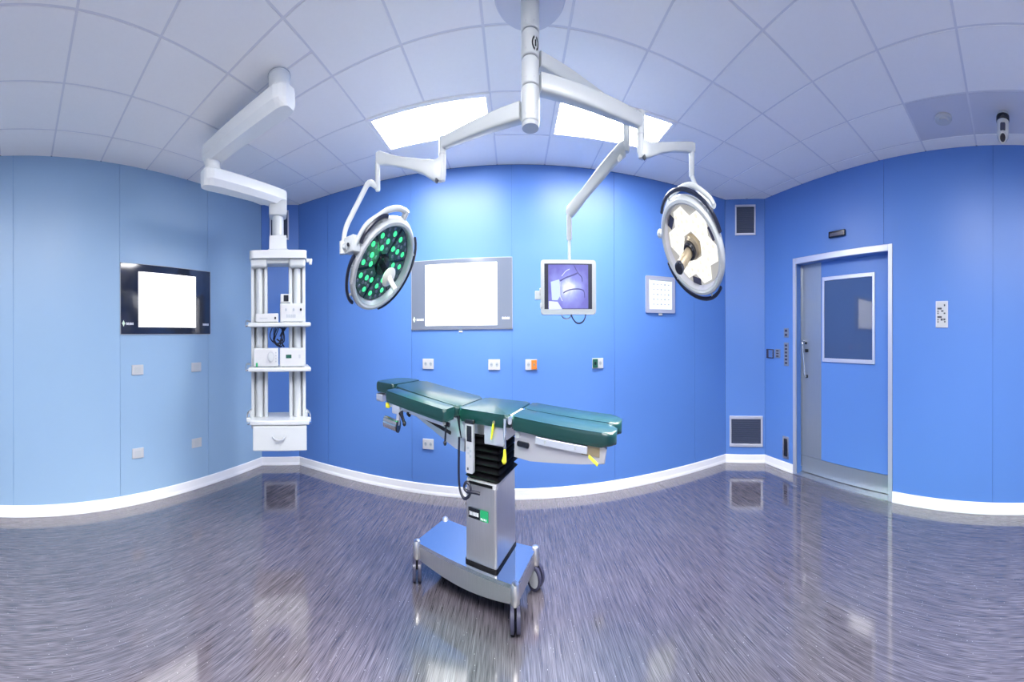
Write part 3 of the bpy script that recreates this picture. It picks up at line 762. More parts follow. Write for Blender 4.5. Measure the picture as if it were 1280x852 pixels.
# disc frame: y = n x M points lower left
yk = [(.80, .72, -.03), (1.00, .30, -.07), (.98, -.22, -.08), (.74, -.70, -.09), (.30, -.95, -.09), (.10, -.98, -.085)]
b = MB(); b.tube(smooth_path([F @ Vector((x*Rr, y*Rr, z)) for x, y, z in yk], 4), .016, 12); b.build('yoke_bow', 'white_paint', t, True)
top = F @ Vector((.08*Rr, -.98*Rr, -.08))
b = MB(); b.tube(round_path([Vector((sp0.x, sp0.y, sp1.z+.015)), at(868, 229, 2.74), at(875, 242, 2.72), top], .05, 6), .0185, 14); b.build('yoke_tube', 'white_paint', t, True)
for (x, y) in ((.84, .74),):
    b = MB(); p = F @ Vector((x*Rr, y*Rr, -.01)); q_ = F @ Vector((x*.8*Rr, y*.8*Rr, -.01)); b.cyl(p, q_, .024, n=16); b.sphere(p, .028); b.build('pivot_pin', 'white_paint', t, True)
grips(t, F, Rr, [(12, -108), (73, 186)])

# ------------------------------------------------------------------ monitor on the third arm
t = thing('ceiling_monitor', 'white framed monitor hanging from a ceiling arm over the table', 'monitor', Vector((COL.x, COL.y, 2.48)))
P3 = at(783, 149, 2.60); A0 = Vector((COL.x, COL.y, colz(62))); dA = (Vector((P3.x, P3.y, 0)) - Vector((A0.x, A0.y, 0))).normalized()
arm(t, 'extension_arm', [(A0 + dA*.062, .07, .066), (A0.lerp(P3, .3), .068, .07), (A0.lerp(P3, .7), .062, .066), (P3-dA*.01, .055, .06), (P3+dA*.02, .035, .05)])
zt, zb_ = at(783, 146, 2.6).z, at(783, 190, 2.6).z
b = MB(); b.lathe([(0, zb_), (.022, zb_), (.028, zb_+.015), (.028, zt), (0, zt)], T((P3.x, P3.y, 0)), 24); b.build('elbow_joint', 'white_paint', t, True)
arm(t, 'spring_arm', [(at(782, 178, 2.60), .03, .04), (at(778, 187, 2.61), .06, .085), (at(766, 199, 2.64), .06, .085), (at(750, 218, 2.68), .055, .075), (at(730, 243, 2.74), .055, .065), (at(718, 258, 2.78), .055, .075), (at(712, 265, 2.80), .055, .075), (at(710, 269, 2.81), .035, .05)], pw=4)
b = MB(); b.cyl(at(776, 196, 2.59), at(773, 200, 2.58), .016, .012, 12); b.build('joint_cap', 'cream', t)
Q = at(711.5, 272, 2.80)
z1, z2, z3 = at(711.5, 268, 2.8).z, at(711.5, 300, 2.8).z, at(711.5, 332, 2.8).z
b = MB(); b.lathe([(0, z2), (.020, z2), (.024, z2+.01), (.024, z1), (0, z1)], T((Q.x, Q.y, 0)), 20); b.lathe([(0, z3), (.013, z3), (.013, z2+.01), (0, z2+.01)], T((Q.x, Q.y, 0)), 16); b.build('drop_tube', 'white_paint', t, True)
# screen: faces the camera, turned a little
Pm, to, rt, up = view_frame(710.5, 359, 2.74)
nm = Vector((to.x, to.y, 0)).normalized(); nm = (rotz(math.radians(4)) @ nm)
xm = Vector((0, 0, 1)).cross(nm); Mm = T(Pm, Matrix((xm, Vector((0, 0, 1)), nm)).transposed()); R = Mm.to_3x3()
mw, mh = 69/FH*2.74, 68/FV*2.74
b = MB(); b.prism(rpoly(-mw/2, mw/2, -mh/2, mh/2, .018), -.055, .02, Mm, .008); cs = b.build('casing', 'white_paint', t, True)
b = MB(); b.box(Mm @ Vector((-.002, .004, .0205)), (mw*.86, mh*.83, .002), R); b.build('screen_border', 'navy_rim', t)
def screen_material():
    m = bpy.data.materials.new('monitor_picture'); m.use_nodes = True; MATS['monitor_picture'] = m
    nt = m.node_tree; b = nt.nodes['Principled BSDF']; L = nt.links.new
    tc = nt.nodes.new('ShaderNodeTexCoord'); mp = nt.nodes.new('ShaderNodeMapping'); L(tc.outputs['Generated'], mp.inputs['Vector'])
    mp.inputs['Location'].default_value = (-.50, 0, -.47); mp.inputs['Scale'].default_value = (1.0, .001, 1.0)
    gr = nt.nodes.new('ShaderNodeVectorMath'); gr.operation = 'LENGTH'; L(mp.outputs[0], gr.inputs[0])
    n = nt.nodes.new('ShaderNodeTexNoise'); n.inputs['Scale'].default_value = 3.5; n.inputs['Detail'].default_value = 2; L(tc.outputs['Generated'], n.inputs['Vector'])
    ad = nt.nodes.new('ShaderNodeMath'); ad.operation = 'MULTIPLY_ADD'; L(n.outputs['Fac'], ad.inputs[0]); ad.inputs[1].default_value = .55; L(gr.outputs['Value'], ad.inputs[2])
    cr = nt.nodes.new('ShaderNodeValToRGB'); L(ad.outputs[0], cr.inputs[0])
    e = cr.color_ramp.elements; e[0].position = .26; e[0].color = (.95, .98, 1, 1); e[1].position = .85; e[1].color = (.14, .13, .52, 1)
    k = e.new(.42); k.color = (.42, .50, .95, 1); k = e.new(.6); k.color = (.25, .27, .76, 1)
    L(cr.outputs[0], b.inputs['Emission Color']); b.inputs['Emission Strength'].default_value = .45; b.inputs['Base Color'].default_value = (.05, .05, .1, 1); b.inputs['Roughness'].default_value = .2
screen_material()
b = MB(); b.box(Mm @ Vector((-.002, .002, .022)), (mw*.72, mh*.80, .0016), R); pic = b.build('screen_picture', 'monitor_picture', t)
def scr(px, py):     # point on the screen plane
    d = ray(px, py); o = Mm @ Vector((0, 0, .0232)); nn = nm; t_ = (o - Vector((0, 0, CAMZ))).dot(nn)/d.dot(nn); return Vector((0, 0, CAMZ)) + d*t_
mat('pic_line', (.08, .08, .25), .5); mat('pic_pale', (.2, .2, .3), .4, emit=(.62, .68, 1.0), estr=.40); mat('pic_light', (.2, .2, .3), .4, emit=(.45, .62, 1.0), estr=.40)
def poly(name, pts, m):
    b = MB(); P = [scr(*p) for p in pts]; lo = [b.bm.verts.new(p) for p in P]; hi = [b.bm.verts.new(p+nm*.0006) for p in P]
    b.bm.faces.new(lo); b.bm.faces.new(hi[::-1])
    for i in range(len(P)): b.bm.faces.new((lo[i], hi[i], hi[(i+1) % len(P)], lo[(i+1) % len(P)]))
    b.build(name, m, pic)
poly('picture_shape', [(688.5, 352), (699, 349), (700, 370), (697, 375), (690, 375)], 'pic_light')
poly('picture_shape', [(686, 376), (697, 377), (703, 386.5), (686, 387)], 'pic_pale')
for pts, r in (([(700, 351), (707, 347), (715, 344), (722, 341)], .004), ([(718, 332), (722, 340), (727, 346), (728, 352)], .003), ([(704, 366), (712, 362), (724, 361), (730, 364), (731, 372)], .0035), ([(700, 351), (700, 368), (703, 376)], .0025), ([(702, 345), (707, 339), (712, 336)], .0025)):
    b = MB(); b.tube(smooth_path([scr(*p) for p in pts], 4), r, 6, flat=1); b.build('picture_line', 'pic_line' if r > .0026 else 'pic_pale', pic)
b = MB(); c0 = at(673, 369, 2.76); b.box(c0, (.06, .05, .03), R, .006); b.box(c0+xm*.03+Vector((0, 0, .02)), (.04, .04, .05), R, .006); b.box(c0+xm*.025-Vector((0, 0, .06)), (.02, .03, .10), R, .005); b.build('side_bracket', 'white_paint', t)
b = MB(); b.tube(smooth_path([at(713.5, 391, 2.75), at(716, 398, 2.74), at(721, 403.5, 2.74), at(727, 403, 2.74), at(731, 398, 2.74), at(732.5, 390, 2.75)], 5), .005, 8); b.build('cable_loop', 'cable', t, True)
b = MB(); b.tube(smooth_path([at(701, 391, 2.77), at(704, 397, 2.77), at(709, 398.5, 2.77), at(713, 396, 2.77), at(714, 391, 2.77)], 5), .004, 8); b.build('cable_loop', 'grey_plastic', t, True)

# ------------------------------------------------------------------ left ceiling pendant with equipment rack
S1 = Vector((PEND.x, PEND.y, 0)) ; E1 = Vector((-2.68, 1.89, 0)); RC = at(347.5, 300, 3.74); RC.z = 0
t = thing('ceiling_pendant', 'white jointed ceiling pendant carrying an equipment rack in the left corner', 'pendant', Vector((S1.x, S1.y, H)))
b = MB(); b.lathe([(0, H), (.092, H), (.092, H-.012), (.086, H-.014), (.086, 2.60), (0, 2.60)], T(S1), 40); b.build('ceiling_tube', 'pendant_white_lifted', t, True)
b = MB(); b.ring_lathe([(.088, H-.006), (.094, H-.006), (.094, H-.010), (.088, H-.010)], T(S1), 40); b.build('seal_ring', 'grey_plastic', t, True)
def boom(A, B, z0, z1, wd, name):
    d = (B-A).normalized(); x = Vector((-d.y, d.x, 0)); rs = []
    L = (B-A).length; st = [(-.12, .45), (-.105, .68), (-.075, .88), (-.03, 1), (L+.02, .94), (L+.06, .84), (L+.085, .64), (L+.098, .42)]
    hh = z1-z0
    for s, k in st:
        hw = wd/2*k; c = A + d*s
        pr = [(-hw*.62, z0), (hw*.62, z0), (hw, z0+hh*.34), (hw, z1-hh*.08), (hw*.93, z1), (-hw*.93, z1), (-hw, z1-hh*.08), (-hw, z0+hh*.34)]
        rs.append([c + x*a + Vector((0, 0, z)) for a, z in pr])
    b = MB(); b.rings(rs); return b.build(name, 'pendant_white_lifted', t)
boom(S1, E1, 2.500, 2.615, .225, 'upper_boom')
b = MB(); b.lathe([(0, 2.43), (.088, 2.43), (.088, 2.455), (.080, 2.459), (.080, 2.53), (0, 2.53)], T(E1), 36); b.build('boom_joint', 'pendant_white_lifted', t, True)
boom(E1, RC, 2.330, 2.440, .21, 'lower_boom')
# rack frame: front faces the camera
fn = Vector((-RC.x, -RC.y, 0)).normalized(); fx = Vector((0, 0, 1)).cross(fn); MRk = T(RC, Matrix((fx, Vector((0, 0, 1)), fn)).transposed()); Rk = MRk.to_3x3()
def K(x, z, d=0): return MRk @ Vector((x, z, d))      # lateral, height, towards the room
def rz(py, r=3.74): return CAMZ + (423.0-py)/FV*r
b = MB(); b.box(K(0, rz(264)), (.21, rz(254)-rz(274), .17), Rk, .02); b.build('swivel_head', 'rack_white_dimmed', t, True)
b = MB(); b.cyl(K(0, rz(272)), K(0, rz(302)), .068, n=28); b.build('drop_tube', 'rack_white_dimmed', t, True)
b = MB(); z0, z1 = rz(321), rz(299)
rs = []
for z, hw, hd in ((z1, .098, .09), (z1-.10, .102, .095), (z1-.115, .13, .11), (z0, .20, .14)):
    rs.append([K(-hw, z, hd), K(hw, z, hd), K(hw, z, -hd), K(-hw, z, -hd)])
b.rings(rs); b.build('collar', 'rack_white_dimmed', t)
b = MB(); b.prism([(p[0], -p[1]) for p in rpoly(-.33, .33, -.16, .17, .05)][::-1], rz(328.5), rz(319), T(RC, frame(Vector((0, 0, 1)), fx))); b.build('top_plate', 'rack_white_dimmed', t)
b = MB(); b.box(K(0, rz(330), .02), (.26, .05, .20), Rk, .012); b.box(K(.22, rz(333), .04), (.19, .07, .2), Rk, .02); b.box(K(-.22, rz(333), .04), (.19, .07, .2), Rk, .02); b.build('top_bracket', 'rack_white_dimmed', t)
ztop, zbot = rz(329), rz(535)
for sx in (-1, 1):
    cx = sx*.222
    b = MB()
    for (dx, w_, d0) in ((-.078, .036, .075), (.078, .036, .075)):
        b.box(K(cx+dx, (ztop+zbot)/2, 0), (w_, ztop-zbot, .15), Rk, .004)
    b.box(K(cx, (ztop+zbot)/2, -.02), (.16, ztop-zbot, .06), Rk)
    cl = b.build('rack_column', 'rack_white_dimmed', t)
    b = MB(); b.tube([K(cx, zbot, .045), K(cx, ztop, .045)], .042, 20); b.build('column_rib', 'rack_white_dimmed', cl, True)
    b = MB()
    for dx in (-.052, .052): b.box(K(cx+dx, (ztop+zbot)/2, .012), (.014, ztop-zbot-.01, .012), Rk)
    b.build('column_groove', 'grey_plastic', cl)
b = MB(); b.box(K(.36, rz(330), .10), (.07, .028, .028), Rk, .006); b.box(K(.375, rz(332), .10), (.035, .04, .04), Rk, .008); b.build('rail_stub', 'rack_white_dimmed', t)
SF = .245                         # shelf front, metres in front of the rack axis
rF = RC.length - SF
def shelf(py, name):
    z = CAMZ + (423-py)/FV*rF
    b = MB(); b.box(K(.012, z, SF-.19), (.70, .030, .38), Rk, .008); sh = b.build(name, 'rack_white_dimmed', t)
    b = MB(); b.tube(round_path([K(-.335, z, .19), K(-.375, z-.01, .19), K(-.375, z+.035, .10), K(-.335, z+.03, .04)], .02), .008, 8); b.build('side_rail', 'chrome', sh, True)
    return z+.015
zs1 = shelf(407.5, 'shelf'); zs2 = shelf(464, 'shelf')
# drawer unit
zdt = CAMZ + (423-534.5)/FV*rF; zdb = CAMZ + (423-566)/FV*rF
b = MB(); b.box(K(.010, zdt+.022, SF-.20), (.66, .035, .40), Rk, .006); b.build('drawer_top', 'rack_white_dimmed', t)
b = MB(); b.box(K(.012, (zdt+zdb)/2, SF-.22), (.58, zdt-zdb-.01, .36), Rk, .004); b.build('drawer_body', 'rack_white_dimmed', t)
b = MB(); b.box(K(.012, (zdt+zdb)/2, SF-.02), (.60, zdt-zdb, .03), Rk, .006); dr = b.build('drawer_front', 'rack_white_dimmed', t)
hz = CAMZ + (423-549.5)/FV*rF
b = MB(); b.tube(smooth_path([K(-.07, hz+.008, SF-.006), K(-.045, hz-.004, SF+.022), K(0, hz-.010, SF+.028), K(.045, hz-.004, SF+.022), K(.07, hz+.008, SF-.006)], 5), .008, 8); b.build('handle', 'grey_plastic', dr, True)
for sx in (-1, 1):
    b = MB(); b.tube(round_path([K(sx*.31, zdt+.09, .04), K(sx*.365, zdt+.07, .12), K(sx*.365, zdt-.0, .16), K(sx*.31, zdt+.015, .20)], .03), .011, 8); b.build('side_rail', 'chrome', t, True)
    b = MB(); b.box(K(sx*.345, zdt+.02, .13), (.05, .045, .05), Rk, .008); b.box(K(sx*.325, zdt+.06, .06), (.03, .05, .05), Rk, .006); b.build('rail_block', 'rack_white_dimmed', t)

# devices on the shelves
def dev(x0, x1, yt, zbase, depth, name, lab, front=SF-.035):
    X0, X1 = (x0-347.5)/FH*rF, (x1-347.5)/FH*rF; zt = CAMZ + (423-yt)/FV*rF
    cx = (X0+X1)/2; Mx = T(K(cx, (zbase+zt)/2, front), Rk)
    th_ = thing(name, lab, 'medical device', T(K(cx, zbase, front-depth/2)))
    w_, h_ = X1-X0-.006, zt-zbase
    b = MB(); b.box(Mx @ Vector((0, .001, -depth/2)), (w_, h_-.004, depth), Rk, .006); b.build('housing', 'device_white', th_)
    b = MB(); b.box(Mx @ Vector((0, .001, .0015)), (w_*.93, (h_-.004)*.88, .004), Rk, .001); b.build('front_panel', 'white_plastic', th_)
    for q in (-1, 1):
        b = MB(); b.box(Mx @ Vector((q*w_*.36, -h_/2+.002, -.05)), (.03, .006, .03), Rk); b.build('foot', 'black_rubber', th_)
    return th_, Mx, w_, h_
th_, Mx, w_, h_ = dev(318.5, 348, 393, zs1, .11, 'medical_device', 'low flat white device on the upper rack shelf')
for i, (q, r) in enumerate(((.36, .010), (-.30, .006))):
    b = MB(); b.cyl(Mx @ Vector((q*w_, -.02*h_, .003)), Mx @ Vector((q*w_, -.02*h_, .012)), r, n=12); b.build('connector', 'black_gloss' if i == 0 else 'grey_plastic', th_)
b = MB(); marks(b, Mx, -.08, -.006, 8, .010, .011, .0042); b.build('lettering', 'print_grey', th_)
th_, Mx, w_, h_ = dev(349.5, 380.5, 380.5, zs1, .11, 'medical_device', 'tall white device with three knobs on the upper rack shelf')
for q in (-.26, .06, .36):
    b = MB(); b.cyl(Mx @ Vector((q*w_, .16*h_, .003)), Mx @ Vector((q*w_, .16*h_, .014)), .011, n=12); b.build('knob', 'print_grey' if q < .3 else 'black_gloss', th_)
b = MB(); marks(b, Mx, -.065, -.25*h_, 8, .030, .0135, .0042); b.build('button_row', 'print_grey', th_)
topd = thing('small_device', 'small white box with a black window, stacked on the tall rack device', 'medical device', T(Mx @ Vector((-w_*.27, h_/2, -.05))))
b = MB(); b.box(Mx @ Vector((-w_*.27, h_/2+.034, -.06)), (.115, .066, .12), Rk, .006); b.build('housing', 'device_white', topd)
b = MB(); b.box(Mx @ Vector((-w_*.25, h_/2+.036, .0015)), (.055, .046, .004), Rk, .001); b.build('window', 'black_gloss', topd)
th_, Mx, w_, h_ = dev(315.5, 347.8, 437, zs2, .10, 'medical_device', 'white device with a large dial on the lower rack shelf')
b = MB(); b.cyl(Mx @ Vector((.20*w_, .05*h_, .003)), Mx @ Vector((.20*w_, .05*h_, .010)), .040, n=24); dl = b.build('dial', 'grey_plastic', th_)
b = MB(); b.cyl(Mx @ Vector((.20*w_, .05*h_, .009)), Mx @ Vector((.20*w_, .05*h_, .022)), .030, n=24); b.build('knob', 'device_white', dl)
for k in range(4):
    b = MB(); b.box(Mx @ Vector((.40*w_, (.26-.15*k)*h_, .006)), (.012, .010, .006), Rk, .001); b.build('button', 'print_grey', th_)
b = MB(); b.box(Mx @ Vector((-.36*w_, -.36*h_, .007)), (.022, .028, .008), Rk, .002); b.build('power_switch', 'plate_green', th_)
th_, Mx, w_, h_ = dev(348.8, 381, 437, zs2, .10, 'medical_device', 'white device with a small green display on the lower rack shelf')
b = MB(); b.box(Mx @ Vector((-.14*w_, .06*h_, .0045)), (.062, .026, .004), Rk, .001); b.build('display', 'socket_green', th_)
b = MB(); b.box(Mx @ Vector((.30*w_, .06*h_, .0055)), (.020, .026, .006), Rk, .001); b.build('button', 'grey_plastic', th_)
b = MB()
for k in range(5):
    ph = k*1.3
    b.tube(smooth_path([K(-.07+.02*k, zs1-.03, .01), K(-.10+.03*math.sin(ph)+.02*k, zs1-.10-.01*k, .02+.008*k), K(-.04+.02*k, zs1-.15-.006*k, .03), K(.05+.015*math.cos(ph), zs1-.14+.02*k, .02+.008*k), K(.06-.01*k, zs1-.06-.01*k, .02), K(.015+.02*k, zs1-.03, .0)], 6), .006, 6)
b.tube(smooth_path([K(-.02, zs1-.12, .03), K(.03, zs1-.145, .04), K(.07, zs1-.18, .04)], 5), .006, 6)
cb = b.build('cable_bundle', 'cable', None, True); tag(cb, 'tangled dark blue cables hanging between the rack shelves', 'cables')

# ------------------------------------------------------------------ operating table
C0 = Vector((-.157, 2.517, 0)); TA = math.atan2(-.39, .92); MT = T(C0, rotz(TA)); RT = MT.to_3x3()
def Q(s, n, z): return MT @ Vector((s, n, z))
t = thing('operating_table', 'operating table with dark green pads on a steel wheeled column', 'operating table', MT.copy())
# base
b = MB()
s0, s1, n0, n1 = -.625, .285, -.25, .17
b.prism(rpoly(s0, s1, n0, n1, .03), .195, .215, MT, .006); b.build('base_plate', 'mirror_steel', t)
b = MB()
N = 12
rs = []
for k in range(N+1):      # front and rear skirts with a bowed lower edge
    u = k/N; s = s0+.02+(s1-s0-.04)*u; bow = .025*math.sin(PI*u)
    rs.append([Q(s, n0+.004, .197), Q(s, n0+.03, .197), Q(s, n0+.03, .125-bow), Q(s, n0+.004, .125-bow)])
b.rings(rs)
rs = []
for k in range(N+1):
    u = k/N; s = s0+.02+(s1-s0-.04)*u; bow = .025*math.sin(PI*u)
    rs.append([Q(s, n1-.03, .197), Q(s, n1-.004, .197), Q(s, n1-.004, .125-bow), Q(s, n1-.03, .125-bow)])
b.rings(rs)
b.box(Q(s1-.016, (n0+n1)/2, .158), (.026, n1-n0-.06, .078), RT); b.box(Q(s0+.016, (n0+n1)/2, .158), (.026, n1-n0-.06, .078), RT)
b.build('base_skirt', 'brushed', t)
b = MB(); b.box(Q((s0+s1)/2, (n0+n1)/2, .15), (s1-s0-.10, n1-n0-.07, .085), RT); b.build('base_underside', 'black_rubber', t)
for (cs_, cn, yaw) in ((s0+.012, n0+.005, .70), (s1-.012, n0+.005, .42), (s1-.005, n1-.005, 1.3), (s0+.012, n1-.005, .6)):
    b = MB(); b.lathe([(0, .128), (.030, .128), (.032, .134), (.032, .208), (.026, .222), (.012, .228), (0, .229)], T(Q(cs_, cn, 0)), 20); b.build('corner_post', 'brushed', t, True)
    # castor: fork and twin wheels
    ax = Vector((math.cos(TA+yaw), math.sin(TA+yaw), 0)); c = Q(cs_, cn, .066)
    b = MB(); b.cyl(c + Vector((0, 0, .03)), c + Vector((0, 0, .066)), .016, n=12); b.box(c + Vector((0, 0, .035)), (.016, .05, .055), frame(Vector((0, 0, 1)), ax), .004); fk = b.build('castor_fork', 'black_rubber', t)
    for q in (-1, 1):
        Mw = T(c + ax*q*.022, frame(ax))
        b = MB(); b.ring_lathe([(.066, -.012), (.066, .012), (.060, .015), (.050, .015), (.050, -.015), (.060, -.015)], Mw, 28); wl_ = b.build('castor_wheel', 'smoked', t, True)
        b = MB(); b.lathe([(0, -.010), (.051, -.010), (.051, .010), (.02, .014), (0, .014)], Mw, 28); b.build('wheel_hub', 'grey_plastic', wl_, True)
# column
cs0, cs1, cn0, cn1 = -.160, .108, -.20, .17
b = MB(); b.prism(rpoly(cs0-.004, cs1+.004, cn0-.004, cn1+.004, .016), .213, .228, MT); b.build('column_seal', 'black_rubber', t)
rs = []
for z, g_ in ((.226, 0), (.60, .004)):
    rs.append([Q(p[0], p[1], z + (0 if z < .3 else .02*(p[1]-cn0)/(cn1-cn0))) for p in rpoly(cs0+g_, cs1-g_, cn0+g_, cn1-g_, .018)])
b = MB(); b.rings(rs); b.build('column', 'brushed', t, False)
b = MB(); b.prism(rpoly(cs0+.006, cs1-.006, cn0+.006, cn1-.006, .016), .60, .625, MT, .004); b.build('column_cap', 'white_plastic', t)
b = MB(); b.box(Q((cs0+cs1)/2, cn0+.004, .612), (.20, .01, .012), RT); b.build('cap_slot', 'black_rubber', t)
# name plate
zp = 1.333-(648-420.)/FV*2.33
Mn = T(Q(-.045, cn0-.001, zp), RT @ Matrix.Rotation(PI/2, 3, 'X'))
b = MB(); b.box(Mn @ Vector((-.035, 0, .001)), (.100, .050, .004), Mn.to_3x3(), .001); npl = b.build('name_plate', 'black_gloss', t)
b = MB(); marks(b, Mn, -.075, -.011, 9, .024, .0092, .0038); b.build('lettering', 'print_white', npl)
b = MB(); b.box(Mn @ Vector((.052, 0, .001)), (.068, .052, .004), Mn.to_3x3(), .001); npl = b.build('name_plate', 'plate_green', t)
b = MB(); marks(b, Mn, .024, -.020, 4, .012, .013, .0038); b.build('lettering', 'print_white', npl)
# bellows
rs = []
NP = 7; zb0, zb1 = .622, .86
for k in range(2*NP+1):
    z = zb0 + (zb1-zb0)*k/(2*NP); o = .004 if k % 2 == 0 else -.022
    rs.append([Q(p[0], p[1], z) for p in rpoly(cs0+.015+o, cs1-.002-o, cn0+.03+o, cn1-.02-o, .012, 2)])
b = MB(); b.rings(rs); b.build('bellows', 'black_rubber', t)
# chassis under the seat
b = MB(); b.box(Q(.01, 0, .875), (.36, .36, .07), RT, .01); b.build('chassis', 'brushed', t)
b = MB(); b.box(Q(.10, -.205, .872), (.16, .035, .11), RT, .006); b.build('side_bracket', 'alu', t)
b = MB(); b.box(Q(-.155, -.19, .872), (.12, .05, .10), RT, .008); b.build('side_bracket', 'alu', t)
def pad(name, s_a, s_b, n_a, n_b, za, zb, th, r=.03, bev=.018, parent=t, m='green_pad'):
    """padded section, top at za (s_a) to zb (s_b)"""
    ang = math.atan2(zb-za, s_b-s_a); L = math.hypot(zb-za, s_b-s_a)
    Mp = MT @ Matrix.Translation((s_a, 0, za)) @ Matrix.Rotation(-ang, 4, 'Y')
    b = MB(); b.prism(rpoly(0, L, n_a, n_b, r), -th, 0, Mp, bev, 3)
    return b.build(name, m, parent, True), Mp, L
pd, Mp, L = pad('seat_pad', -.20, .222, -.235, .235, .975, .968, .062)
pd, Mp, L = pad('back_pad', -.93, -.215, -.20, .225, 1.040, .975, .062, r=.05)
b = MB(); b.box(Mp @ Vector((L/2-.02, .01, -.076)), (L-.06, .34, .026), Mp.to_3x3()); b.build('back_plate', 'alu', t)
b = MB(); 
Ms = Mp @ Matrix.Translation((0, -.19, -.065)) @ Matrix.Rotation(PI/2, 4, 'X')
b.prism([(.10, -.03), (L-.02, -.155), (L+.06, -.155), (L+.06, .0), (.10, .0)], -.02, .0, Ms); b.build('side_plate', 'alu', t)
b = MB(); b.tube([Mp @ Vector((.16, -.225, -.085)), Mp @ Vector((L-.05, -.225, -.14))], .010, 8); b.build('gas_strut', 'black_gloss', t, True)
pd, Mp, L = pad('head_pad', -1.20, -.945, -.19, .20, 1.047, 1.043, .062, r=(.04, .02, .02, .07))
b = MB(); b.box(Mp @ Vector((L/2, -.01, -.078)), (L*.8, .26, .03), Mp.to_3x3(), .005); b.box(Mp @ Vector((.05, -.15, -.10)), (.09, .06, .05), Mp.to_3x3(), .01); b.build('head_plate', 'alu', t)
pd, Mp, L = pad('arm_pad', -.825, -.205, -.405, -.262, 1.036, .986, .062, r=.02)
b = MB(); b.box(Mp @ Vector((L/2, .07-.405+.0, -.074)), (L-.05, .10, .022), Mp.to_3x3(), .003); b.box(Mp @ Vector((L*.5, -.27, -.085)), (L*.7, .12, .02), Mp.to_3x3()); b.build('arm_board', 'alu', t)
b = MB(); b.cyl(Mp @ Vector((L-.03, -.335, -.08)), Mp @ Vector((L-.03, -.34, -.17)), .007, n=8); b.sphere(Mp @ Vector((L-.03, -.34, -.175)), .013); b.cyl(Mp @ Vector((L-.055, -.335, -.082)), Mp @ Vector((L, -.335, -.082)), .012, n=8); b.build('lock_lever', 'black_gloss', t, True)
b = MB(); b.tube([Mp @ Vector((L+.015, -.24, -.05)), Mp @ Vector((L+.035, -.25, -.10)), Mp @ Vector((L+.055, -.25, -.15))], [.012, .007, .004], 8); b.build('lever', 'black_gloss', t, True)
# side clamp with a steel roller
h0 = at(481, 526, 2.66); h1 = at(497, 532, 2.60)
b = MB(); b.cyl(h0, h1, .032, n=20); rl = b.build('clamp_roller', 'mirror_steel', t, True)
b = MB(); b.cyl(h1, h1+(h1-h0).normalized()*.012, .036, n=20); b.build('end_cap', 'black_gloss', rl, True)
b = MB(); b.tube([at(500, 512, 2.60), at(498, 520, 2.60), at(497, 531, 2.60)], [.022, .018, .016], 10); b.box(at(497, 511, 2.62), (.09, .05, .05), RT, .008); b.build('clamp_arm', 'alu', t, True)
b = MB(); b.tube([at(501, 515, 2.56), at(502.5, 520, 2.55), at(505.5, 529, 2.54)], [.020, .013, .011], 10); b.sphere(at(505.5, 529, 2.54), .015); b.build('clamp_lever', 'black_gloss', t, True)
b = MB(); b.cyl(at(510, 516, 2.55), at(512, 518, 2.53), .014, n=12); b.build('clamp_knob', 'black_gloss', t, True)
b = MB(); b.box(at(485, 506, 2.70), (.035, .03, .03), RT, .006); b.build('yellow_tab', 'yellow', t)
# leg sections
for (na, nb, lab_) in ((-.235, -.006, 0), (.006, .235, 1)):
    pd, Mp, L = pad('leg_pad', .245, .965 + .02*lab_, na, nb, .968, .915, .062, r=(.02, .09, .09, .02))
    cn = (na+nb)/2
    b = MB(); b.box(Mp @ Vector((L*.47, cn, -.074)), (L*.80, .17, .024), Mp.to_3x3(), .004); b.build('leg_plate', 'table_plate', t)
    sd = -.19 if lab_ == 0 else .19
    Ms = Mp @ Matrix.Translation((0, sd, -.062)) @ Matrix.Rotation(PI/2, 4, 'X')
    b = MB(); b.prism([(.02, -.128), (.14, -.128), (.50, -.092), (.655, -.075), (.665, -.012), (.655, 0), (.02, 0)], -.018, .018, Ms, .004, 1); sdp = b.build('leg_side_plate', 'brushed' if lab_ else 'table_plate', t)
    if lab_ == 0:
        b = MB(); b.box(Mp @ Vector((.36, -.222, -.085)), (.36, .016, .035), Mp.to_3x3(), .004); b.build('accessory_rail', 'alu', t)
        for q, n_, r in ((.25, -.228, .007), (.46, -.228, .007), (.045, -.211, .016)):
            b = MB(); b.cyl(Mp @ Vector((q, n_, -.085)), Mp @ Vector((q, n_-.005, -.085)), r, n=12); b.build('rail_screw', 'grey_plastic', t)
        b = MB(); b.box(Mp @ Vector((.56, -.2115, -.085)), (.12, .006, .05), Mp.to_3x3()); b.build('rail_bronze_box', 'bronze', t)  # thin bronze box on the leg side plate, beyond the rail
        b = MB(); b.prism(rpoly(.0, .09, -.012, .012, .01), 0, .012, Mp @ Matrix.Translation((.045, -.212, -.12)) @ Matrix.Rotation(PI/2, 4, 'X')); b.build('release_catch', 'black_gloss', t)
b = MB(); b.tube([at(736, 570, 2.02), at(741, 575, 2.01), at(747, 581, 1.99)], .008, 8); b.build('release_rod', 'yellow', t, True)
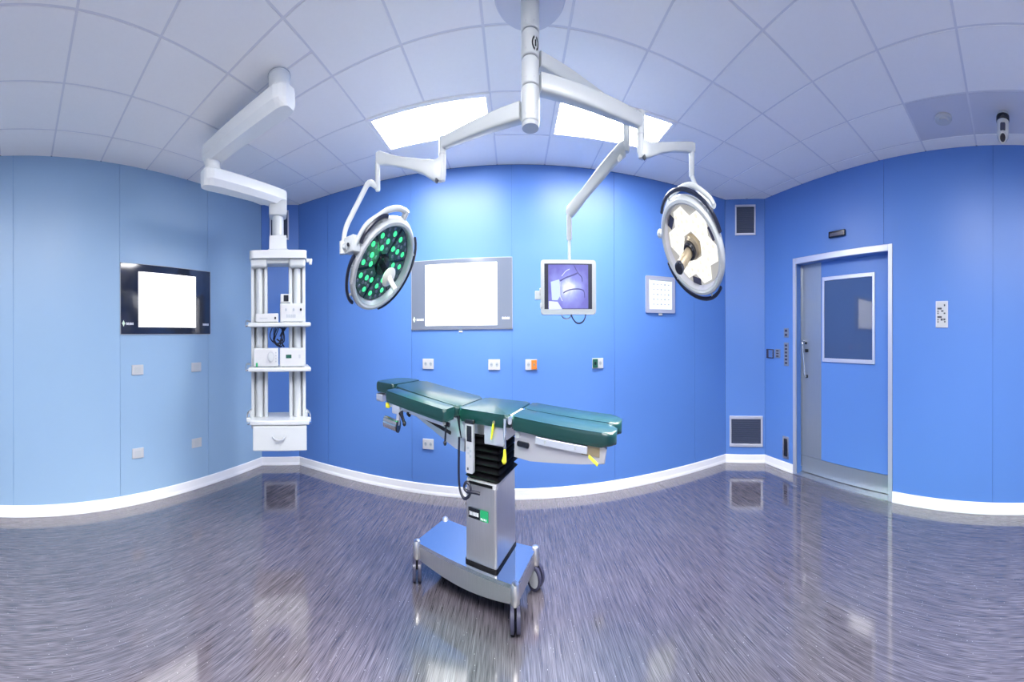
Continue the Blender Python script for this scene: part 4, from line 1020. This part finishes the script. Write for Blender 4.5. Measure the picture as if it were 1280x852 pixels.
# joint between seat and legs
b = MB(); b.cyl(Q(.233, -.24, .945), Q(.233, .235, .945), .018, n=14); b.build('hinge_bar', 'chrome', t, True)
b = MB(); b.tube([Q(.205, -.255, .955), Q(.205, -.262, .90), Q(.205, -.262, .82)], [.012, .010, .009], 10); b.build('release_stem', 'chrome', t, True)
b = MB(); b.tube([Q(.205, -.262, .83), Q(.207, -.265, .79), Q(.203, -.268, .765), Q(.203, -.268, .755)], [.007, .012, .018, .010], 10); b.build('release_handle', 'yellow', t, True)
b = MB(); b.tube([Q(.105, -.235, .925), Q(.10, -.238, .90), Q(.088, -.24, .85)], [.012, .015, .010], 10, flat=.6); b.build('release_handle', 'yellow', t, True)
b = MB(); b.cyl(Q(.108, -.225, .927), Q(.108, -.245, .927), .010, n=10); b.build('handle_pivot', 'bronze', t, True)
b = MB(); b.box(Q(.232, -.10, .960), (.02, .20, .014), RT, .003); b.build('hinge_cover', 'cream', t)

# hand control hanging on the near side
th_ = thing('hand_control', 'grey hand control with black display hanging from the table, on a looped cable', 'remote control', T(Q(-.10, -.262, .70), RT))
Mh = T(Q(-.075, -.262, .805), RT @ Matrix.Rotation(PI/2, 3, 'X'))
b = MB(); b.prism(rpoly(-.031, .031, -.125, .115, .008), -.010, .016, Mh, .003); hc = b.build('body', 'grey_plastic', th_)
b = MB(); b.box(Mh @ Vector((0, .062, .0165)), (.042, .075, .002), Mh.to_3x3()); b.build('display', 'black_gloss', th_)
b = MB()
for (x, y) in ((-.010, -.005), (.010, -.018), (-.010, -.03), (.010, -.043)): b.box(Mh @ Vector((x, y, .0168)), (.016, .012, .003), Mh.to_3x3(), .001)
b.build('key', 'print_grey', th_)
b = MB(); b.box(Mh @ Vector((-.012, -.105, .0168)), (.012, .012, .003), Mh.to_3x3()); b.build('emblem', 'print_dark', th_)
b = MB(); b.box(Mh @ Vector((0, .118, .004)), (.075, .02, .03), Mh.to_3x3(), .004); b.build('hanger', 'black_gloss', th_)
rc_ = 2.36
b = MB(); b.tube(smooth_path([at(574, 546, rc_), at(573.5, 570, rc_), at(573.5, 595, rc_), at(575, 612, rc_), at(580, 622.5, rc_-.02), at(586, 620, rc_-.04), at(588.5, 612, rc_-.05), at(586, 604, rc_-.04), at(582, 603, rc_-.03), at(580, 609, rc_-.03), at(584, 614, rc_-.04), at(592, 615, rc_-.06), at(600, 617, rc_-.06)], 5), .0085, 8); b.build('cable', 'cable', th_, True)
